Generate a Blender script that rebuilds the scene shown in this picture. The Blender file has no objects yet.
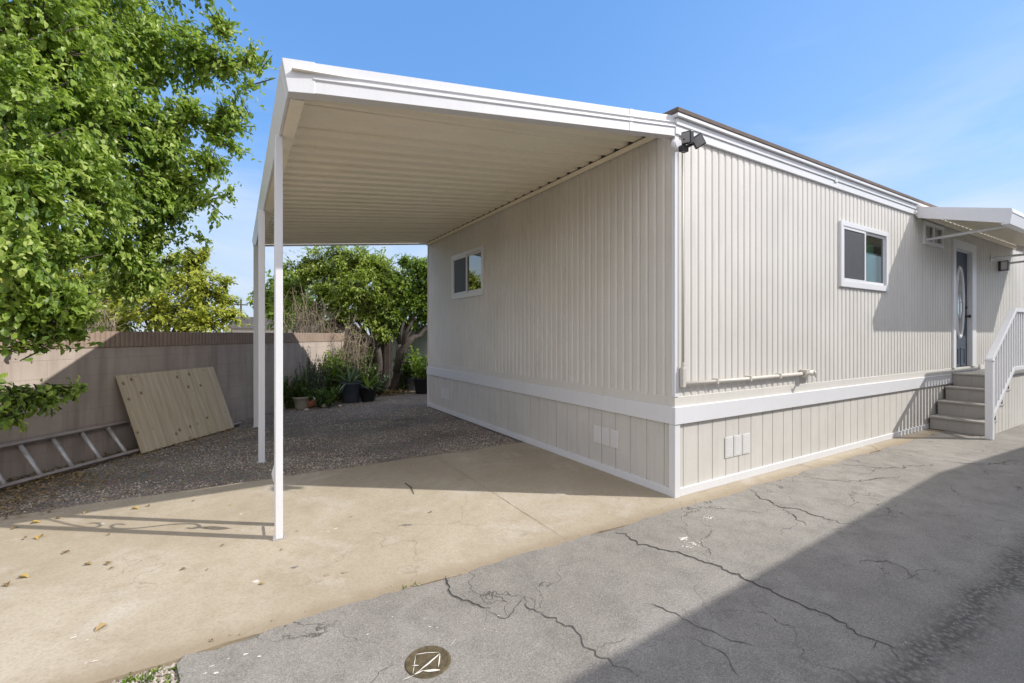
import bpy, bmesh, math, random
from mathutils import Vector, Matrix, noise
R = math.radians
scene = bpy.context.scene
COL = scene.collection

# ------------------------------------------------------------------ camera
F, CY, YAW = 457.0, 335.0, 0.542
CAM = Vector((-3.449, -2.829, 1.5))
SY, CYW = math.sin(YAW), math.cos(YAW)

def cw(u, v, D):
    """the place seen at pixel (u, v) of the photograph at depth D"""
    a, b = (u - 512) / F, (CY - v) / F
    return Vector((CAM.x + (CYW * a + SY) * D, CAM.y + (-SY * a + CYW) * D, CAM.z + b * D))

def gr(u, v, z=0.0):
    return cw(u, v, F * (CAM.z - z) / (v - CY))

cam_d = bpy.data.cameras.new("camera")
cam = bpy.data.objects.new("camera", cam_d)
COL.objects.link(cam)
cam.location = CAM
cam.rotation_euler = (R(90), 0, -YAW)
cam_d.sensor_width = 36
cam_d.lens = 36 * F / 1024
cam_d.shift_y = -(341.5 - CY) / 1024
cam_d.clip_end = 2000
cam_d.clip_start = 0.05
scene.camera = cam

# ------------------------------------------------------------------ materials
def srgb(r, g, b):
    f = lambda c: (c / 255 / 12.92) if c / 255 <= .04045 else ((c / 255 + .055) / 1.055) ** 2.4
    return (f(r), f(g), f(b))

class NT:
    def __init__(s, name):
        s.m = bpy.data.materials.new(name); s.m.use_nodes = True
        s.t = s.m.node_tree; s.t.nodes.clear()
        s.out = s.n('ShaderNodeOutputMaterial')
    def n(s, typ, **kw):
        nd = s.t.nodes.new(typ)
        for k, v in kw.items():
            if k.startswith('_'): nd.inputs[k[1:].replace('_', ' ')].default_value = v
            else: setattr(nd, k, v)
        return nd
    def l(s, a, b): s.t.links.new(a, b)
    def coord(s, kind='Object', scale=(1, 1, 1)):
        tc = s.n('ShaderNodeTexCoord'); mp = s.n('ShaderNodeMapping'); mp.inputs['Scale'].default_value = scale
        s.l(tc.outputs[kind], mp.inputs['Vector']); return mp.outputs[0]
    def noise(s, vec, scale, detail=4, rough=.55, dist=0):
        nd = s.n('ShaderNodeTexNoise'); nd.inputs['Scale'].default_value = scale
        nd.inputs['Detail'].default_value = detail; nd.inputs['Roughness'].default_value = rough
        nd.inputs['Distortion'].default_value = dist
        if vec is not None: s.l(vec, nd.inputs['Vector'])
        return nd.outputs['Fac']
    def ramp(s, fac, stops):
        nd = s.n('ShaderNodeValToRGB'); e = nd.color_ramp.elements
        while len(e) < len(stops): e.new(.5)
        for el, (p, c) in zip(e, stops):
            el.position = p; el.color = (*c, 1) if len(c) == 3 else c
        s.l(fac, nd.inputs[0]); return nd.outputs[0]
    def mix(s, fac, a, b, mode='MIX'):
        nd = s.n('ShaderNodeMix', data_type='RGBA', blend_type=mode)
        for i, x in ((0, fac), (6, a), (7, b)):
            if hasattr(x, 'is_linked'): s.l(x, nd.inputs[i])
            elif i == 0: nd.inputs[0].default_value = x
            else: nd.inputs[i].default_value = (*x, 1)
        return nd.outputs[2]
    def math(s, op, a, b=0.0, clamp=False):
        nd = s.n('ShaderNodeMath', operation=op); nd.use_clamp = clamp
        for i, x in enumerate((a, b)):
            if hasattr(x, 'is_linked'): s.l(x, nd.inputs[i])
            else: nd.inputs[i].default_value = x
        return nd.outputs[0]
    def bsdf(s, col, rough=.6, metal=0, spec=.5, bump=None, bstr=.3, bdist=.01):
        p = s.n('ShaderNodeBsdfPrincipled')
        for k, x in (('Base Color', col), ('Roughness', rough), ('Metallic', metal), ('Specular IOR Level', spec)):
            if hasattr(x, 'is_linked'): s.l(x, p.inputs[k])
            else: p.inputs[k].default_value = (*x, 1) if isinstance(x, tuple) else x
        if bump is not None:
            b = s.n('ShaderNodeBump'); b.inputs['Strength'].default_value = bstr; b.inputs['Distance'].default_value = bdist
            s.l(bump, b.inputs['Height']); s.l(b.outputs[0], p.inputs['Normal'])
        s.l(p.outputs[0], s.out.inputs[0]); return p

def W(c, k): return tuple(min(1, x * k) for x in c)

def painted(name, col, rough=.45, var=.06, dirt=.12, scale=3.0, bstr=.05, streak=True):
    t = NT(name); co = t.coord('Object')
    n1 = t.noise(co, scale, 5); n2 = t.noise(co, 38, 3)
    c = t.mix(t.ramp(n1, [(.3, (0,) * 3), (.7, (1,) * 3)]), W(col, 1 - var), W(col, 1 + var * .5))
    st = t.noise(t.coord('Object', (7, 7, .5)), 3, 5, .6)
    c = t.mix(t.math('MULTIPLY', t.ramp(st, [(.52, (0,) * 3), (.75, (1,) * 3)]), dirt), c, W(col, .62))
    c = t.mix(t.math('MULTIPLY', t.ramp(n2, [(.55, (0,) * 3), (.72, (1,) * 3)]), dirt * .6), c, W(col, .7))
    t.bsdf(c, rough, bump=t.math('ADD', n1, t.math('MULTIPLY', n2, .4)), bstr=bstr, bdist=.01)
    return t.m

SID = (.635, .612, .565)
M = {}
M['siding'] = painted('siding_paint', SID, .5, .08, .28, 1.1)
M['siding_flat'] = painted('ledger_paint', W(SID, 1.0), .5, .05, .2, 2)
M['skirt'] = painted('skirting_paint', W(SID, .90), .7, .07, .25, 2.5, .2)
M['white'] = painted('white_trim_paint', (.68, .685, .70), .4, .03, .13, 2.5)
M['vinyl'] = painted('white_vinyl', (.69, .695, .71), .35, .02, .05, 2)
M['soffit'] = painted('cream_roof_panel_enamel', (.89, .83, .68), .42, .05, .14, 1.2)
M['grey_tread'] = painted('grey_step_paint', (.36, .34, .31), .6, .07, .3, 4, .1)
M['roofing'] = painted('brown_roof_edge', (.13, .10, .085), .9, .25, .3, 6, .3)
M['black'] = painted('black_plastic', (.03, .03, .032), .45, .1, .1, 5)
M['pipe'] = painted('beige_pipe_paint', (.55, .52, .46), .5, .08, .3, 9)
M['dark'] = painted('dark_interior', (.02, .02, .022), .9, .1, .1)
M['screen'] = painted('insect_screen', (.050, .050, .058), .55, .12, .2, 12)
M['door'] = painted('slate_blue_door_paint', (.045, .065, .095), .6, .06, .1, 3)
M['aqua_refl'] = painted('painted_aqua_reflection', (.48, .90, .88), .6, .05, .05, 2)  # turquoise reflection of the side window, put into a sheet's colour
M['green_refl'] = painted('painted_green_reflection', (.10, .30, .14), .8, .6, .4, 9)  # upper green part of that window reflection, also painted
M['lens'] = painted('grey_lamp_glass', (.30, .30, .31), .2, .05, .05, 8)
M['alu'] = NT('aluminium'); _t = M['alu']
_co = _t.coord('Object'); _n = _t.noise(_co, 14, 5)
_t.bsdf(_t.ramp(_n, [(.3, (.40, .38, .37)), (.7, (.60, .58, .57))]), .5, .45, bump=_n, bstr=.08); M['alu'] = _t.m
M['alu_dark'] = painted('weathered_dark_rail', (.33, .28, .26), .55, .2, .3, 8)

def glassmat(name, tint, mixf=.16, rough=.01):
    t = NT(name)
    tr = t.n('ShaderNodeBsdfTransparent'); tr.inputs[0].default_value = (*tint, 1)
    gl = t.n('ShaderNodeBsdfGlossy'); gl.inputs['Roughness'].default_value = rough
    gl.inputs[0].default_value = (.9, .95, .92, 1)
    fr = t.n('ShaderNodeFresnel'); fr.inputs[0].default_value = 1.5
    f = t.math('ADD', fr.outputs[0], mixf, True)
    mx = t.n('ShaderNodeMixShader'); t.l(f, mx.inputs[0]); t.l(tr.outputs[0], mx.inputs[1]); t.l(gl.outputs[0], mx.inputs[2])
    t.l(mx.outputs[0], t.out.inputs[0]); return t.m
M['glass'] = glassmat('window_glass', (.88, .97, .95), .07)
M['glass_refl'] = glassmat('reflective_window_glass', (.30, .38, .33), .18)
M['door_glass'] = glassmat('patterned_door_glass', (.5, .55, .6), .3, .12)

# plywood
t = NT('plywood'); co = t.coord('Object')
g = t.noise(t.coord('Object', (9, .55, 1)), 2.6, 6, .6, .8); fine = t.noise(t.coord('Object', (60, 2, 1)), 2, 4, .6)
wob = t.n('ShaderNodeTexWave', bands_direction='X', wave_profile='SIN'); wob.inputs['Scale'].default_value = 1.7; wob.inputs['Distortion'].default_value = 3.0; wob.inputs['Detail'].default_value = 3; wob.inputs['Detail Scale'].default_value = .6
t.l(t.coord('Object', (1, .15, 1)), wob.inputs['Vector'])
c = t.ramp(g, [(.25, (.44, .345, .22)), (.5, (.54, .45, .31)), (.75, (.63, .545, .40))])
c = t.mix(t.math('MULTIPLY', t.ramp(wob.outputs['Fac'], [(.0, (1,) * 3), (.30, (0,) * 3)]), .22), c, (.30, .22, .13))
c = t.mix(t.math('MULTIPLY', t.ramp(fine, [(.5, (0,) * 3), (.7, (1,) * 3)]), .35), c, (.33, .26, .15))
sp = t.n('ShaderNodeSeparateXYZ'); t.l(co, sp.inputs[0])
row = None
for yy_ in (.20, .78, .92):
    m_ = t.math('SUBTRACT', 1.0, t.math('MULTIPLY', t.math('ABSOLUTE', t.math('SUBTRACT', sp.outputs[1], yy_)), 9.0), True)
    row = m_ if row is None else t.math('MAXIMUM', row, m_)
kn = t.n('ShaderNodeTexVoronoi'); kn.inputs['Scale'].default_value = 10; kn.inputs['Randomness'].default_value = .8; t.l(t.coord('Object', (1, .8, 1)), kn.inputs['Vector'])
kf = t.math('MULTIPLY', t.ramp(kn.outputs['Distance'], [(.14, (1,) * 3), (.26, (0,) * 3)]), t.ramp(row, [(.1, (0,) * 3), (.4, (1,) * 3)]))
c = t.mix(t.math('MULTIPLY', kf, .8), c, (.17, .075, .03))
t.bsdf(c, .75, bump=g, bstr=.2); M['ply'] = t.m
M['bark'] = NT('bark'); t = M['bark']; g = t.noise(t.coord('Object', (6, 6, 1.3)), 5, 6, .65)
t.bsdf(t.ramp(g, [(.3, (.035, .027, .022)), (.7, (.11, .088, .07))]), .9, bump=g, bstr=.7, bdist=.03); M['bark'] = t.m
M['twig'] = painted('dry_twig', (.30, .24, .18), .9, .3, .3, 5)

def foliage(name, cols, trans=.4, rough=.42):
    t = NT(name)
    at = t.n('ShaderNodeAttribute', attribute_name='var')
    n = t.noise(t.coord('Object'), 1.3, 3)
    f = t.math('ADD', t.math('MULTIPLY', at.outputs['Fac'], .75), t.math('MULTIPLY', t.math('SUBTRACT', n, .3), .6), True)
    c = t.ramp(f, [(i / (len(cols) - 1), q) for i, q in enumerate(cols)])
    p = t.bsdf(c, rough, spec=.45)
    tl = t.n('ShaderNodeBsdfTranslucent')
    c2 = t.mix(.45, c, (.30, .42, .03)); hs = t.n('ShaderNodeHueSaturation'); hs.inputs['Value'].default_value = 1.5
    t.l(c2, hs.inputs['Color']); t.l(hs.outputs[0], tl.inputs[0])
    mx = t.n('ShaderNodeMixShader'); mx.inputs[0].default_value = trans
    t.l(p.outputs[0], mx.inputs[1]); t.l(tl.outputs[0], mx.inputs[2]); t.l(mx.outputs[0], t.out.inputs[0])
    return t.m
M['leaf_main'] = foliage('broad_leaves', [(.03, .065, .012), (.10, .18, .028), (.28, .375, .065), (.56, .61, .22)], .40)
M['leaf_yellow'] = foliage('yellow_green_leaves', [(.10, .13, .02), (.32, .35, .04), (.58, .55, .10)], .38)
M['leaf_lime'] = foliage('lime_green_leaves', [(.05, .09, .016), (.19, .26, .035), (.44, .49, .10)], .38)
M['leaf_mid'] = foliage('mid_green_leaves', [(.05, .10, .018), (.15, .24, .035), (.33, .40, .08)], .38)
M['leaf_grey'] = foliage('grey_green_leaves', [(.05, .09, .05), (.12, .18, .11), (.20, .28, .17)], .15)
M['leaf_dark'] = foliage('dark_leaves', [(.03, .06, .015), (.07, .13, .03), (.13, .20, .04)], .25)
M['leaf_dry'] = foliage('dry_leaves', [(.09, .055, .028), (.24, .155, .075), (.42, .32, .15)], .10, .85)
M['leaf_gold'] = foliage('fresh_fallen_leaf', [(.42, .28, .06), (.48, .34, .10)], .15, .8)
M['pot_grey'] = painted('grey_pot', (.075, .085, .11), .5, .2, .2, 5)
M['pot_black'] = painted('black_pot', (.022, .022, .024), .5, .2, .2, 5)
M['pot_pale'] = painted('pale_clay_pot', (.45, .40, .33), .75, .15, .3, 6)
M['terracotta'] = painted('terracotta', (.36, .13, .07), .8, .15, .3, 6)
M['soil'] = painted('soil', (.05, .038, .028), .95, .3, .3, 20, .5)

# concrete slab
t = NT('old_tan_concrete'); co = t.coord('Object')
n1 = t.noise(co, .55, 6, .6); n2 = t.noise(co, 4.5, 6, .65); n3 = t.noise(co, 60, 4, .7); n4 = t.noise(co, 260, 2)
c = t.mix(t.ramp(n1, [(.35, (0,) * 3), (.65, (1,) * 3)]), (.355, .30, .222), (.465, .41, .32))
c = t.mix(t.math('MULTIPLY', t.ramp(n2, [(.45, (0,) * 3), (.75, (1,) * 3)]), .5), c, (.30, .24, .165))
c = t.mix(t.math('MULTIPLY', t.ramp(t.noise(co, 1.5, 7, .7, .6), [(.53, (0,) * 3), (.70, (1,) * 3)]), .7), c, (.52, .48, .42))
c = t.mix(t.math('MULTIPLY', t.ramp(n3, [(.35, (1,) * 3), (.55, (0,) * 3)]), .35), c, (.25, .19, .12))
c = t.mix(t.math('MULTIPLY', t.ramp(n4, [(.3, (1,) * 3), (.5, (0,) * 3)]), .25), c, (.22, .17, .11))
vr = t.n('ShaderNodeTexVoronoi'); vr.inputs['Scale'].default_value = 2.3; vr.inputs['Randomness'].default_value = 1; t.l(co, vr.inputs['Vector'])
nd = t.math('ADD', vr.outputs['Distance'], t.math('MULTIPLY', t.noise(co, 16, 4, .8), .16))
c = t.mix(t.math('MULTIPLY', t.ramp(nd, [(.105, (1,) * 3), (.125, (0,) * 3)]), .75), c, (.66, .62, .56))
vr = t.n('ShaderNodeTexVoronoi'); vr.inputs['Scale'].default_value = 1.1; t.l(t.coord('Object', (1, 1.3, 1)), vr.inputs['Vector'])
nd = t.math('ADD', vr.outputs['Distance'], t.math('MULTIPLY', t.noise(co, 9, 4, .7), .10))
c = t.mix(t.math('MULTIPLY', t.ramp(nd, [(.085, (1,) * 3), (.115, (0,) * 3)]), .5), c, (.20, .17, .14))
hv = t.n('ShaderNodeTexVoronoi', feature='DISTANCE_TO_EDGE'); hv.inputs['Scale'].default_value = .75
hn = t.n('ShaderNodeTexNoise'); hn.inputs['Scale'].default_value = 4; hn.inputs['Detail'].default_value = 6; t.l(co, hn.inputs['Vector'])
hs_ = t.n('ShaderNodeVectorMath', operation='SCALE'); hs_.inputs['Scale'].default_value = .4; t.l(hn.outputs['Color'], hs_.inputs[0])
ha_ = t.n('ShaderNodeVectorMath', operation='ADD'); t.l(co, ha_.inputs[0]); t.l(hs_.outputs[0], ha_.inputs[1]); t.l(ha_.outputs[0], hv.inputs['Vector'])
hc = t.math('MULTIPLY', t.ramp(hv.outputs['Distance'], [(0, (1,) * 3), (.0035, (0,) * 3)]), t.ramp(t.noise(co, .9, 3), [(.5, (0,) * 3), (.6, (1,) * 3)]))
c = t.mix(t.math('MULTIPLY', hc, .6), c, (.16, .12, .08))
sy_ = t.n('ShaderNodeSeparateXYZ'); t.l(co, sy_.inputs[0])
ed_ = t.math('SUBTRACT', 1.0, t.math('MULTIPLY', t.math('ADD', sy_.outputs[1], t.math('ADD', t.math('MULTIPLY', t.noise(co, 7, 5, .7), .14), .12)), 9.0), True)
c = t.mix(t.math('MULTIPLY', ed_, .55), c, (.25, .19, .12))
t.bsdf(c, .85, spec=.3, bump=t.math('ADD', t.math('MULTIPLY', n3, .6), n4), bstr=.35, bdist=.004); M['concrete'] = t.m

# asphalt
t = NT('worn_grey_asphalt'); co = t.coord('Object')
n1 = t.noise(co, .7, 6, .65); n2 = t.noise(co, 5, 6, .7); n3 = t.noise(co, 75, 4, .8); n4 = t.noise(co, 240, 2, .8)
c = t.mix(t.ramp(n1, [(.35, (0,) * 3), (.65, (1,) * 3)]), (.272, .25, .218), (.375, .35, .31))
c = t.mix(t.math('MULTIPLY', t.ramp(n2, [(.46, (0,) * 3), (.64, (1,) * 3)]), .5), c, (.195, .182, .162))
c = t.mix(t.math('MULTIPLY', t.ramp(t.noise(co, 1.9, 7, .7, .8), [(.55, (0,) * 3), (.68, (1,) * 3)]), .55), c, (.40, .38, .345))
c = t.mix(t.math('MULTIPLY', t.ramp(n3, [(.40, (1,) * 3), (.52, (0,) * 3)]), .30), c, (.12, .115, .108))
c = t.mix(t.math('MULTIPLY', t.ramp(n3, [(.58, (0,) * 3), (.68, (1,) * 3)]), .45), c, (.46, .44, .41))
c = t.mix(t.math('MULTIPLY', t.ramp(n4, [(.38, (1,) * 3), (.54, (0,) * 3)]), .5), c, (.09, .085, .077))
n5 = t.noise(co, 130, 3, .9)
c = t.mix(t.math('MULTIPLY', t.ramp(n5, [(.40, (1,) * 3), (.50, (0,) * 3)]), .45), c, (.10, .094, .086))
c = t.mix(t.math('MULTIPLY', t.ramp(n5, [(.58, (0,) * 3), (.66, (1,) * 3)]), .5), c, (.52, .49, .45))
# thin web of fine cracks in places
wv = t.n('ShaderNodeTexVoronoi', feature='DISTANCE_TO_EDGE'); wv.inputs['Scale'].default_value = 1.6
dv = t.n('ShaderNodeVectorMath', operation='ADD'); nz = t.n('ShaderNodeTexNoise'); nz.inputs['Scale'].default_value = 5; nz.inputs['Detail'].default_value = 6
sc = t.n('ShaderNodeVectorMath', operation='SCALE'); sc.inputs['Scale'].default_value = .35
t.l(co, nz.inputs['Vector']); t.l(nz.outputs['Color'], sc.inputs[0]); t.l(co, dv.inputs[0]); t.l(sc.outputs[0], dv.inputs[1]); t.l(dv.outputs[0], wv.inputs['Vector'])
ck = t.ramp(wv.outputs['Distance'], [(.0, (1,) * 3), (.007, (0,) * 3)])
msk = t.ramp(t.noise(co, 1.1, 3), [(.46, (0,) * 3), (.60, (1,) * 3)])
ck = t.math('MULTIPLY', ck, msk)
c = t.mix(t.math('MULTIPLY', ck, .85), c, (.05, .046, .042))
# white paint flecks in patches
fl = t.math('MULTIPLY', t.ramp(t.noise(t.coord('Object', (1, 2.2, 1)), 14, 6, .8), [(.66, (0,) * 3), (.70, (1,) * 3)]),
            t.ramp(t.noise(co, 1.7, 2), [(.55, (0,) * 3), (.63, (1,) * 3)]))
c = t.mix(t.math('MULTIPLY', fl, .7), c, (.60, .57, .53))
sep = t.n('ShaderNodeSeparateXYZ'); t.l(co, sep.inputs[0])
# crumbled strip along the middle of the lane and the darker newer lane beyond it
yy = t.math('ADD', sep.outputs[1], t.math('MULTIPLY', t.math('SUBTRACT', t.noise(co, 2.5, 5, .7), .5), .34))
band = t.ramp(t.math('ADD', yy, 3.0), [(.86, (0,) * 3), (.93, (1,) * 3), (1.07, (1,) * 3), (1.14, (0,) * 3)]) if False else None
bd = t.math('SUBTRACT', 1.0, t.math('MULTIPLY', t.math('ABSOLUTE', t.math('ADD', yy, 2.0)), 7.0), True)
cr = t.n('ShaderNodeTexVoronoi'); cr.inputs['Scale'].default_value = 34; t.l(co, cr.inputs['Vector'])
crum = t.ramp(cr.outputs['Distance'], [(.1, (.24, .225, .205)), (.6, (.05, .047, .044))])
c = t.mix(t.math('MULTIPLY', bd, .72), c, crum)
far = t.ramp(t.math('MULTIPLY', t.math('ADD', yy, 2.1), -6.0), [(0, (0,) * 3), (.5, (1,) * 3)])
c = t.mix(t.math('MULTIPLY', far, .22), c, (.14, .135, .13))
h = t.math('ADD', t.math('MULTIPLY', n3, 1.0), t.math('ADD', t.math('MULTIPLY', n4, .7), t.math('ADD', t.math('MULTIPLY', ck, -2.0), t.math('MULTIPLY', t.math('MULTIPLY', bd, cr.outputs['Distance']), -2.5))))
t.bsdf(c, .9, spec=.25, bump=h, bstr=.6, bdist=.006); M['asphalt'] = t.m

def earth(name, a, b, vs=55, bs=.9):
    t = NT(name); co = t.coord('Object')
    n1 = t.noise(co, .9, 5, .6); v = t.n('ShaderNodeTexVoronoi'); v.inputs['Scale'].default_value = vs; t.l(co, v.inputs['Vector'])
    c = t.mix(t.ramp(n1, [(.3, (0,) * 3), (.7, (1,) * 3)]), a, b)
    c = t.mix(t.math('MULTIPLY', t.ramp(v.outputs['Distance'], [(.15, (0,) * 3), (.7, (1,) * 3)]), .7), c, W(a, .3))
    c = t.mix(.35, c, v.outputs['Color'], 'SOFT_LIGHT')
    h = t.math('SUBTRACT', t.noise(co, 30, 4), v.outputs['Distance'])
    t.bsdf(c, .95, spec=.2, bump=h, bstr=bs, bdist=.015); return t.m
M['gravel'] = earth('brown_grey_gravel', (.23, .19, .155), (.46, .41, .355))
M['earth'] = earth('dry_earth', (.20, .155, .10), (.30, .24, .165), 12)
M['stone'] = None
t = NT('gravel_stone'); at = t.n('ShaderNodeAttribute', attribute_name='var')
c = t.ramp(at.outputs['Fac'], [(0, (.16, .13, .105)), (.5, (.30, .255, .21)), (.85, (.40, .355, .305)), (1, (.58, .54, .49))])
t.bsdf(c, .9, spec=.25); M['stone'] = t.m
M['crack'] = painted('crack_filling', (.025, .023, .021), .95, .2, .1)
M['joint'] = painted('slab_joint', (.17, .13, .09), .95, .2, .1)
M['edge'] = painted('rough_asphalt_edge', (.215, .20, .178), .95, .3, .3, 30, .6)

# block wall
t = NT('tan_block_wall'); co = t.coord('Object')
br = t.n('ShaderNodeTexBrick'); br.inputs['Scale'].default_value = 1.0
br.inputs['Brick Width'].default_value = .405; br.inputs['Row Height'].default_value = .2025; br.inputs['Mortar Size'].default_value = .006
br.inputs['Mortar Smooth'].default_value = .3
cxyz = t.n('ShaderNodeCombineXYZ'); sp = t.n('ShaderNodeSeparateXYZ'); t.l(co, sp.inputs[0])
t.l(sp.outputs[0], cxyz.inputs[0]); t.l(sp.outputs[2], cxyz.inputs[1]); t.l(cxyz.outputs[0], br.inputs['Vector'])
n1 = t.noise(co, 1.1, 6, .65); n2 = t.noise(co, 40, 4, .7); st = t.noise(t.coord('Object', (2.5, 1, .25)), 2.2, 5, .65)
c = t.mix(t.ramp(n1, [(.3, (0,) * 3), (.7, (1,) * 3)]), (.39, .325, .28), (.49, .415, .36))
c = t.mix(t.math('MULTIPLY', t.ramp(st, [(.45, (0,) * 3), (.7, (1,) * 3)]), .5), c, (.19, .15, .125))
c = t.mix(t.math('MULTIPLY', br.outputs['Fac'], .16), c, (.21, .17, .14))
t.bsdf(c, .9, spec=.2, bump=t.math('ADD', t.math('MULTIPLY', br.outputs['Fac'], -.5), t.math('MULTIPLY', n2, .5)), bstr=.5, bdist=.008); M['block'] = t.m
t = NT('scored_cap_block'); co = t.coord('Object')
wv = t.n('ShaderNodeTexWave', bands_direction='X'); wv.inputs['Scale'].default_value = 5.0; t.l(co, wv.inputs['Vector'])
n1 = t.noise(co, 3, 6, .65)
c = t.mix(t.ramp(n1, [(.3, (0,) * 3), (.7, (1,) * 3)]), (.27, .20, .155), (.36, .275, .215))
c = t.mix(t.math('MULTIPLY', t.ramp(wv.outputs['Fac'], [(.1, (1,) * 3), (.3, (0,) * 3)]), .5), c, (.16, .12, .10))
t.bsdf(c, .9, spec=.2, bump=wv.outputs['Fac'], bstr=.6, bdist=.01); M['capblock'] = t.m
M['cover'] = painted('brown_cast_cover', (.105, .08, .04), .8, .5, .6, 30, .8)
M['paintmark'] = painted('chalky_white_paint', (.72, .68, .60), .8, .15, .4, 30)
M['grid'] = painted('vent_white', (.66, .655, .64), .4, .03, .1)

# ------------------------------------------------------------------ mesh helpers
class MB:
    def __init__(s): s.v = []; s.f = []; s.var = []
    def add(s, vs, fs, var=0.5):
        o = len(s.v); s.v += [tuple(p) for p in vs]
        s.f += [tuple(i + o for i in f) for f in fs]; s.var += [var] * len(fs)
        return s
    def box(s, x0, x1, y0, y1, z0, z1, mat=None):
        vs = [Vector((x, y, z)) for z in (z0, z1) for y in (y0, y1) for x in (x0, x1)]
        if mat is not None: vs = [mat @ p for p in vs]
        return s.add(vs, [(0, 2, 3, 1), (4, 5, 7, 6), (0, 1, 5, 4), (1, 3, 7, 5), (3, 2, 6, 7), (2, 0, 4, 6)])
    def tube(s, pts, rad, n=8, cap=True, var=.5):
        pts = [Vector(p) for p in pts]
        if not hasattr(rad, '__len__'): rad = [rad] * len(pts)
        o = len(s.v); up = None
        for i, p in enumerate(pts):
            d = (pts[min(i + 1, len(pts) - 1)] - pts[max(i - 1, 0)]).normalized()
            if up is None:
                up = Vector((0, 0, 1)) if abs(d.z) < .9 else Vector((1, 0, 0))
            a = d.cross(up).normalized(); b = a.cross(d).normalized(); up = b
            for k in range(n):
                an = 2 * math.pi * k / n
                s.v.append(tuple(p + (a * math.cos(an) + b * math.sin(an)) * rad[i]))
        for i in range(len(pts) - 1):
            for k in range(n):
                s.f.append((o + i * n + k, o + i * n + (k + 1) % n, o + (i + 1) * n + (k + 1) % n, o + (i + 1) * n + k)); s.var.append(var)
        if cap:
            s.f.append(tuple(o + k for k in range(n))[::-1]); s.var.append(var)
            s.f.append(tuple(o + (len(pts) - 1) * n + k for k in range(n))); s.var.append(var)
        return s
    def lathe(s, c, prof, n=24, sq=(1, 1)):
        c = Vector(c); o = len(s.v)
        for r, z in prof:
            for k in range(n):
                a = 2 * math.pi * k / n
                s.v.append((c.x + r * sq[0] * math.cos(a), c.y + r * sq[1] * math.sin(a), c.z + z))
        for i in range(len(prof) - 1):
            for k in range(n):
                s.f.append((o + i * n + k, o + i * n + (k + 1) % n, o + (i + 1) * n + (k + 1) % n, o + (i + 1) * n + k)); s.var.append(.5)
        return s
    def prism(s, poly, ax, a0, a1, var=.5):
        """polygon in the two other axes, extruded along axis ax from a0 to a1"""
        def P(p, a):
            q = list(p); q.insert(ax, a); return tuple(q)
        n = len(poly)
        vs = [P(p, a0) for p in poly] + [P(p, a1) for p in poly]
        fs = [tuple(range(n))[::-1], tuple(range(n, 2 * n))] + [(i, (i + 1) % n, n + (i + 1) % n, n + i) for i in range(n)]
        return s.add(vs, fs, var)
    def build(s, name, mat, parent=None, smooth=False, bevel=0, mat_w=None):
        me = bpy.data.meshes.new(name)
        me.from_pydata(s.v, [], s.f)
        at = me.attributes.new('var', 'FLOAT', 'FACE')
        at.data.foreach_set('value', s.var)
        if smooth: me.polygons.foreach_set('use_smooth', [True] * len(me.polygons))
        me.materials.append(mat)
        o = bpy.data.objects.new(name, me); COL.objects.link(o)
        if parent is not None: o.parent = parent
        bm = bmesh.new(); bm.from_mesh(me)
        if len(s.f) < 20000 and not getattr(s, 'open', False): bmesh.ops.recalc_face_normals(bm, faces=bm.faces)
        bm.to_mesh(me); bm.free()
        if bevel:
            b = o.modifiers.new('bevel', 'BEVEL'); b.width = bevel; b.segments = 2; b.limit_method = 'ANGLE'; b.angle_limit = R(40)
        return o

def tag(o, label, cat=None, group=None, kind=None):
    if label: o['label'] = label
    if cat: o['category'] = cat
    if group: o['group'] = group
    if kind: o['kind'] = kind
    return o
def thing(name, label, cat, loc=(0, 0, 0), rz=0, group=None):
    o = bpy.data.objects.new(name, None); COL.objects.link(o)
    o.location = loc; o.rotation_euler.z = rz; o.empty_display_size = .1
    return tag(o, label, cat, group)
def structure(o): o['kind'] = 'structure'; return o

# ------------------------------------------------------------------ ground
def sheet(name, poly, z, mat, sub=0):
    b = MB(); b.open = True
    b.add([(x, y, z) for x, y in poly], [tuple(range(len(poly)))]); o = b.build(name, mat)
    return structure(o)
sheet('ground', [(-400, -400), (400, -400), (400, 400), (-400, 400)], -.03, M['earth'])
# gravel bed with gentle unevenness
def grid(name, x0, x1, y0, y1, step, zf, mat):
    b = MB(); b.open = True
    nx, ny = int((x1 - x0) / step), int((y1 - y0) / step)
    vs = [(x0 + (x1 - x0) * i / nx, y0 + (y1 - y0) * j / ny) for j in range(ny + 1) for i in range(nx + 1)]
    b.add([(x, y, zf(x, y)) for x, y in vs], [(j * (nx + 1) + i, j * (nx + 1) + i + 1, (j + 1) * (nx + 1) + i + 1, (j + 1) * (nx + 1) + i) for j in range(ny) for i in range(nx)])
    return structure(b.build(name, mat, smooth=True))
def gz(x, y): return -.004 + .012 * noise.noise(Vector((x * 1.3, y * 1.3, 0))) + .006 * noise.noise(Vector((x * 6, y * 6, 3)))
grid('gravel_yard', -9.5, 4, 2.45, 15, .12, gz, M['gravel'])
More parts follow.
